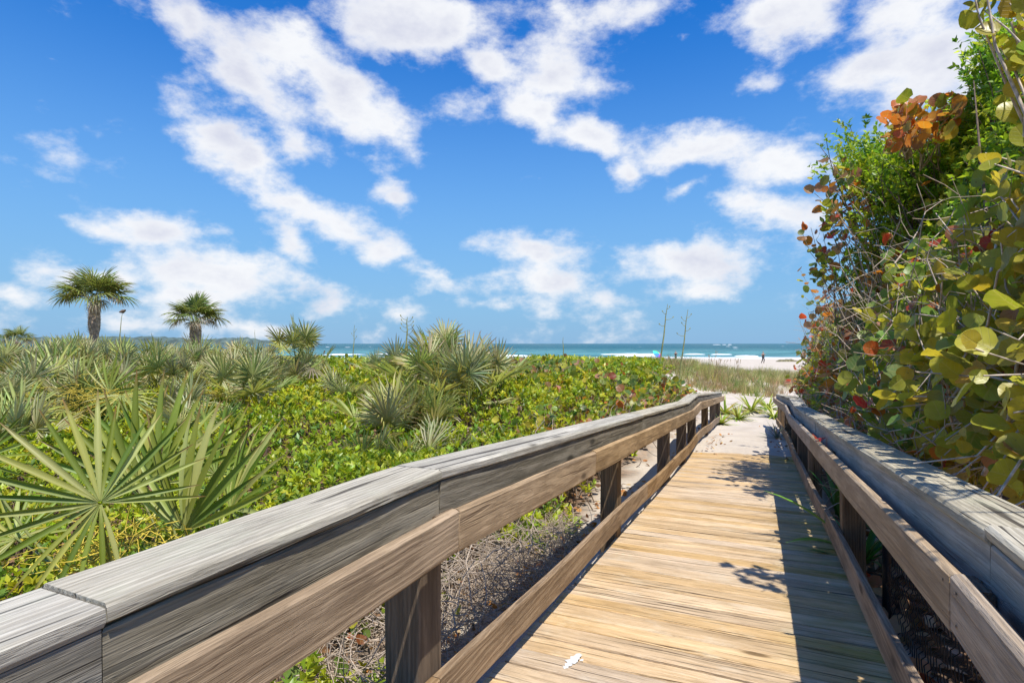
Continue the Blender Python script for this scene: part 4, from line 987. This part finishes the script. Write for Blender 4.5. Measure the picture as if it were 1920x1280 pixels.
rosette('strap_leaf_plant', W(9.3, .95, -.1), 8, .5, (.12, .30, .04), 'upright green blades behind the right railing cap', 'plant', STRAP, (55, 85))
rosette('yucca_plant', gnd(13.2, .38), 26, .42, (.15, .19, .13), 'grey green spiky plant on the sand at the end of the right railing', 'plant', SPIKE, (5, 75))
rosette('yucca_plant', gnd(15.5, -1.9), 18, .7, (.20, .28, .03), 'bright yellow green blades at the far end of the left railing', 'plant', STRAP, (40, 85))
rosette('yucca_plant', gnd(13.6, -2.0), 14, .75, (.20, .28, .04), 'tall yellow green blades in front of the dark sea grape', 'plant', STRAP, (55, 88))
for i, (s, t, l, lab) in enumerate([(20.5, -1.0, .75, 'leftmost leafy clump on the sand beyond the railings'), (21.5, -.2, .8, 'second leafy clump on the sand beyond the railings'), (19.2, -.55, .55, 'small leafy clump nearest the left railing end'), (22.5, .35, .7, 'third leafy clump on the sand in front of the grass'), (20.2, .5, .6, 'rightmost leafy clump on the sand beyond the railings'), (17.3, -.95, .45, 'low sprawling clump on the sand inside the left railing')]):
    rosette('beach_plant', gnd(s, t), 46, l*1.15, (.32, .38, .05), lab, 'plant', STRAP, (3, 60))

# ------------------------------------------------------------------ dune grass
def build_grass():
    m = 2600; cy = rng.uniform(24.5, 46, m); cx = rng.uniform(4.5, 22, m)
    edge = 25.8+3.5*(fbm(cx*.45, cx*0, 2)-.45)
    k = (cy > edge) & (cx < .515*cy+.3) & (fbm(cx*.45, cy*.45, 1) > .36); cx, cy = cx[k], cy[k]; m = len(cx)
    th = rng.uniform(.28, .75, m)*(.7+.7*fbm(cx*.35, cy*.35, 3)); th = np.where(cy < 29, th*.8, th)
    tc_ = pick([(4, (.42, .38, .14)), (4, (.30, .34, .09)), (3, (.54, .45, .24)), (2, (.22, .29, .08)), (1.6, (.40, .25, .14))], m)
    red = (fbm(cx*.5+7, cy*.5, 0) > .55) & (cy < 32); tc_ = np.where(red[:, None], tc_*.45+np.array([.36, .20, .13])*.55, tc_)
    nb = 26; n = m*nb; az = rng.random(n)*6.28; rr = np.abs(rng.normal(0, .16, n))
    x = np.repeat(cx, nb)+np.cos(az)*rr; y = np.repeat(cy, nb)+np.sin(az)*rr; z = ground(x, y)
    L = np.repeat(th, nb)*rng.uniform(.55, 1.25, n); ln = np.clip(rr*2.2+rng.normal(.15, .18, n), 0, 1.1); az = az+rng.normal(0, .5, n)
    d = np.stack([np.cos(az), np.sin(az), 0*az], -1); w = rng.uniform(.006, .012, n)
    side = np.stack([-np.sin(az+1.2), np.cos(az+1.2), 0*az], -1)
    cs = np.clip(np.repeat(tc_, nb, 0)*(1+rng.normal(0, .16, (n, 1))), .01, .9)
    P0 = np.stack([x, y, z-.02], -1); P1 = P0 + np.stack([0*x, 0*x, L*.6], -1) + d*(ln*L*.3)[:, None]; P2 = P0 + np.stack([0*x, 0*x, L*(1-.4*ln)], -1) + d*(ln*L)[:, None]
    V = np.stack([P0-side*w[:, None], P0+side*w[:, None], P1+side*w[:, None]*.8, P1-side*w[:, None]*.8, P2], 1).reshape(-1, 3)
    b = np.arange(n)[:, None]*5; tri = np.concatenate([b+np.array([[0, 1, 2]]), b+np.array([[0, 2, 3]]), b+np.array([[3, 2, 4]])])
    obj('dune_grass', mesh('dune_grass', V, tri, M_grass, False, np.repeat(cs, 5, 0)), kind='stuff', label='tawny green dune grass between the path and the beach')
    # grasses and dry band behind the left shrubs
    n = 9000; y = rng.uniform(15, 34, n); x = rng.uniform(-12, 9, n); s = x*SN+y*CS; t = x*CS-y*SN; k = (t < -5.2)
    x, y = x[k], y[k]; n = len(x); z = np.maximum(ground(x, y), 0) ; L = rng.uniform(.3, .6, n); az = rng.random(n)*6.28
    d = np.stack([np.cos(az), np.sin(az), 0*az], -1); side = np.stack([-np.sin(az+1), np.cos(az+1), 0*az], -1)*.011; zz = ground(x, y)
    P0 = np.stack([x, y, zz], -1); P1 = P0+np.stack([0*x, 0*x, L*.6], -1); P2 = P0+np.stack([0*x, 0*x, L], -1)+d*.2
    V = np.stack([P0-side, P0+side, P1+side, P1-side, P2], 1).reshape(-1, 3); b = np.arange(n)[:, None]*5
    tri = np.concatenate([b+np.array([[0, 1, 2]]), b+np.array([[0, 2, 3]]), b+np.array([[3, 2, 4]])])
    obj('dune_grass', mesh('dune_grass', V, tri, M_grass, False, np.repeat(pick([(3, (.34, .30, .12)), (3, (.26, .27, .08)), (2, (.40, .34, .18))], n), 5, 0)), kind='stuff', label='dry grass band behind the left shrubs, below the sea')
    tb = Tubes()
    for _ in range(26):
        y = random.uniform(30, 38); x = random.uniform(.34, .40)*y
        z = float(ground(x, y)); h = random.uniform(.9, 1.5); dx = random.gauss(.1, .15)
        tb.add([(x, y, z), (x+dx*.3, y, z+h*.6), (x+dx, y, z+h)], [.006, .005, .004], 3); tb.add([(x+dx*.8, y, z+h*.82), (x+dx, y, z+h*.95), (x+dx*1.5, y, z+h)], [.01, .022, .006], 4)
    obj('sea_oats', tb.mesh('sea_oats', plain('sea_oats', (.33, .24, .13), .8)), kind='stuff', label='thin tan sea oat stems standing above the dune grass')
build_grass()

# yellow dodder vine over the near palmettos
def dodder(xp, yp, Yd, n, sx, label):
    c = np.array(px(xp, yp, Yd)); tb = Tubes()
    for _ in range(n):
        p = c + rng.normal(0, 1, 3)*np.array([sx, sx*.6, sx*.35]); d = norm(rng.normal(0, 1, 3)*np.array([1, 1, .5]))*random.uniform(.08, .22)
        tb.add(curve_pts(p, p+d, rng.normal(0, .03, 3), 5, .006), .0022, 3)
    obj('dodder_vine', tb.mesh('dodder_vine', M_dodder), kind='stuff', label=label)
dodder(165, 745, 6.0, 150, .20, 'yellow thread like vine on the pale palmetto with starry fans')
dodder(225, 1035, 2.35, 130, .16, 'yellow thread like vine under the nearest palmetto fan')

# ------------------------------------------------------------------ chain link fence behind the right rail
def build_fence():
    sA, sB, t, h = .2, 4.15, .735, .74; c = W(sB, t, zd(sB)-.2)
    root = empty('chain_link_fence', c, label='black chain link fence outside the right railing', cat='fence'); b0 = np.array(c)
    for s in (sB, 1.9):
        tb = Tubes(); tb.add([np.array(W(s, t, zd(s)-.5))-b0, np.array(W(s, t, zd(s)+h*.5))-b0, np.array(W(s, t, zd(s)+h+.03))-b0], .024, 12); obj('fence_post', tb.mesh('fence_post', M_black), root)
    tb = Tubes(); tb.add([np.array(W(s, t, zd(s)+h))-b0 for s in np.linspace(sA, sB, 8)], .016, 8); obj('top_rail', tb.mesh('top_rail', M_black), root)
    p = .060; n = int((sB-sA)/p); rows = int((h+.22)/(p*.95))
    for i in range(n):
        s0 = sA + i*p; P = []
        for k in range(rows*2+1):
            q = k/2; s = s0 + (p*.52 if k % 2 else -p*.02); z = zd(s)-.2+q*p*.95 + .006*math.sin(s*9+q)
            P.append(np.array(W(s, t+(.004 if (k//2) % 2 else -.004)+.012*math.sin(s*5+q*.7), z))-b0)
        tb = Tubes(); tb.add(P, .0030, 4); obj('wire', tb.mesh('wire', M_black, False), root)
build_fence()

# ------------------------------------------------------------------ people, umbrella, things on the beach
def skin_mesh(name, verts, edges, radii, mat, root_i=0, sub=1):
    me = bpy.data.meshes.new(name); me.from_pydata(verts, edges, []); me.update(); me.materials.append(mat)
    o = bpy.data.objects.new(name, me); COL.objects.link(o)
    m = o.modifiers.new('skin', 'SKIN'); m.use_smooth_shade = True
    sv = me.skin_vertices[0].data
    for i, r_ in enumerate(radii): sv[i].radius = r_ if isinstance(r_, tuple) else (r_, r_); sv[i].use_root = (i == root_i)
    s = o.modifiers.new('sub', 'SUBSURF'); s.levels = sub; s.render_levels = sub
    return o
M_skin = plain('skin', (.45, .27, .18), .55); M_hair = plain('dark_hair', (.03, .02, .015), .6)
def person(loc, rotz, pose, top, legs, label, bare=False):
    root = empty('person', loc, label=label, cat='person'); root.rotation_euler = (0, 0, rotz)
    if pose == 'walk':
        J = {'pel': (0, 0, .93), 'wai': (0, .01, 1.08), 'che': (0, .02, 1.28), 'neck': (0, .02, 1.48), 'hd': (0, -.01, 1.60), 'ht': (0, 0, 1.74), 'lh': (.09, 0, .90), 'rh': (-.09, 0, .90), 'lk': (.09, -.12, .50), 'rk': (-.08, .05, .48), 'la': (.09, .02, .08), 'ra': (-.08, .30, .12), 'lt': (.10, -.14, .03), 'rt': (-.08, .22, .02), 'ls': (.17, .02, 1.40), 'rs': (-.17, .02, 1.40), 'le': (.30, .05, 1.22), 're': (-.27, .04, 1.16), 'lw': (.24, -.14, 1.32), 'rw': (-.20, -.16, 1.20), 'lf': (.22, -.20, 1.36), 'rf': (-.18, -.22, 1.22)}
    else:
        J = {'pel': (0, 0, .20), 'wai': (0, .03, .36), 'che': (0, .05, .55), 'neck': (0, .03, .74), 'hd': (0, 0, .86), 'ht': (0, .01, 1.0), 'lh': (.1, -.05, .19), 'rh': (-.1, -.05, .19), 'lk': (.14, -.38, .42), 'rk': (-.14, -.38, .40), 'la': (.13, -.62, .08), 'ra': (-.13, -.62, .08), 'lt': (.13, -.74, .05), 'rt': (-.13, -.74, .05), 'ls': (.17, .05, .67), 'rs': (-.17, .05, .67), 'le': (.25, -.08, .48), 're': (-.25, -.08, .48), 'lw': (.18, -.30, .45), 'rw': (-.18, -.30, .45), 'lf': (.16, -.37, .44), 'rf': (-.16, -.37, .44)}
    R = dict(pel=(.13, .10), wai=(.12, .09), che=(.15, .11), neck=.055, hd=.085, ht=.07, lh=.085, rh=.085, lk=.058, rk=.058, la=.04, ra=.04, lt=.035, rt=.035, ls=.055, rs=.055, le=.042, re=.042, lw=.03, rw=.03, lf=.028, rf=.028)
    E = [('pel', 'wai'), ('wai', 'che'), ('che', 'neck'), ('neck', 'hd'), ('hd', 'ht'), ('pel', 'lh'), ('lh', 'lk'), ('lk', 'la'), ('la', 'lt'), ('pel', 'rh'), ('rh', 'rk'), ('rk', 'ra'), ('ra', 'rt'), ('che', 'ls'), ('ls', 'le'), ('le', 'lw'), ('lw', 'lf'), ('che', 'rs'), ('rs', 're'), ('re', 'rw'), ('rw', 'rf')]
    def part(name, keys, edges, grow, mat, rt):
        ks = list(keys); o = skin_mesh(name, [J[k] for k in ks], [(ks.index(a), ks.index(b)) for a, b in edges if a in ks and b in ks],
            [tuple(v+grow for v in R[k]) if isinstance(R[k], tuple) else R[k]+grow for k in ks], mat, ks.index(rt)); o.parent = root; return o
    part('body', J.keys(), E, 0, M_skin, 'pel')
    part('top', ['pel', 'wai', 'che', 'ls', 'rs'], E, .014, top, 'pel')
    part('trousers', ['pel', 'lh', 'rh', 'lk', 'rk']+(['la', 'ra'] if not bare else []), E, .012, legs, 'pel')
    hz = J['ht']; o = skin_mesh('hair', [(hz[0], hz[1]+.03, hz[2]-.10), (hz[0], hz[1]+.01, hz[2]+.01)], [(0, 1)], [.085, .08], M_hair); o.parent = root
    return root
Cb = plain('black_cloth', (.012, .012, .016), .8); Cn = plain('navy_cloth', (.02, .04, .12), .8); Cr = plain('red_cloth', (.5, .05, .05), .8); Cw = plain('white_cloth', (.75, .73, .72), .8)
def on_beach(xp, Yd): X = (xp-960)/F*Yd; return (X, Yd, float(ground(X, Yd)))
person(on_beach(1431, 82), .3, 'walk', Cb, Cb, 'person in black walking on the open beach')
person(on_beach(1267, 92), -.4, 'walk', Cb, Cn, 'person standing in dark top and blue trousers by the umbrella')
person(on_beach(1254, 92), .5, 'sit', Cw, Cr, 'person sitting on the sand in white and red', True)
def umbrella():
    p = Vector(on_beach(1233, 92)); root = empty('beach_umbrella', p, label='multicoloured beach umbrella lying tilted on the sand', cat='umbrella')
    cols = [(.85, .05, .35), (.85, .35, .05), (.75, .65, .05), (.1, .55, .2), (.05, .5, .45), (.04, .25, .75), (.30, .08, .62), (.80, .04, .42)]
    T = Matrix.Translation((0, 0, 1.0)) @ Matrix.Rotation(.75, 4, 'Y') @ Matrix.Rotation(.5, 4, 'X')
    for i in range(8):
        a0, a1 = i*math.pi/4, (i+1)*math.pi/4; V, Fc = [(0, 0, .45)], []
        for r_, z in ((.45, .38), (.85, .22), (1.1, .02)):
            for q in range(4):
                a = a0+(a1-a0)*q/3; f = 1-.05*math.sin(math.pi*q/3)*(r_/1.1); V.append((math.cos(a)*r_*f, math.sin(a)*r_*f, z))
        Fc += [(0, 1+q, 2+q) for q in range(3)] + [(1+4*k+q, 5+4*k+q, 6+4*k+q, 2+4*k+q) for k in range(2) for q in range(3)]
        obj('canopy_panel', mesh('canopy_panel', V, Fc, plain('umbrella_cloth', cols[i], .7)), root, M=T)
    tb = Tubes(); tb.add([T @ Vector((0, 0, .5)), T @ Vector((0, 0, -.4)), T @ Vector((0, 0, -1.25))], .018, 8); obj('pole', tb.mesh('pole', plain('pole', (.6, .6, .6), .4, .5)), root)
umbrella()
def seaweed():
    c = on_beach(1477, 92); V, Fc = [], []; n, m = 26, 9
    for i in range(n):
        for j in range(m):
            x = (i/(n-1)-.5)*3.6; y = (j/(m-1)-.5)*1.4; e = max(0, 1-(2*x/3.6)**2)*max(0, 1-(2*y/1.4)**2)
            V.append((x, y, -.03+.5*e**.6*(.4+float(fbm(x*2.1+5, y*3, 1)))))
    for i in range(n-1):
        for j in range(m-1): a = i*m+j; Fc.append((a, a+m, a+m+1, a+1))
    obj('seaweed_heap', mesh('seaweed_heap', V, Fc, plain('seaweed', (.16, .14, .07), .9, var=.5, scale=6), True), loc=c, label='low dark heap of seaweed on the sand near the hedge', cat='seaweed')
seaweed()

# red leaf lying on the right handrail, white dropping on the planks
root_l = mesh('fallen_leaf', *GT[1][:2], M_grapeO, True, None, GT[1][2])
w = W(5.0, .44, zd(5.0)+.822); o = obj('fallen_leaf', root_l, M=basis(w, (SN, CS, .15), (.2, -.2, 1)) @ Matrix.Diagonal((.13, .09, .16, 1)), label='red leaf lying on top of the right handrail', cat='leaf'); o.color = (.45, .05, .025, 1)
def splat():
    p = px(1072, 1160, 2.52); s, t = st(p.x, p.y); V, Fc = [], []; n0 = 0
    for cx, cy, r_ in [(0, 0, .028), (.028, .01, .026), (-.03, -.012, .018), (.055, .02, .018), (-.055, -.022, .014), (.04, -.02, .010)]:
        k = 14; V.append((cx, cy, .004)); V += [(cx+r_*random.uniform(.6, 1.2)*math.cos(a), cy+r_*random.uniform(.6, 1.2)*math.sin(a), .0005) for a in np.arange(k)*2*math.pi/k]
        Fc += [(n0, n0+1+i, n0+1+(i+1) % k) for i in range(k)]; n0 += k+1
    sl = -.0637; obj('bird_dropping', mesh('bird_dropping', V, Fc, plain('chalk_white', (.6, .6, .57), .9), True), M=basis(W(s, t, zd(s)+.004), (SN*.8+CS*.5, CS*.8-SN*.5, 0), (-sl*SN, -sl*CS, 1)), label='white bird dropping on the planks near the left kerb', cat='stain')
splat()
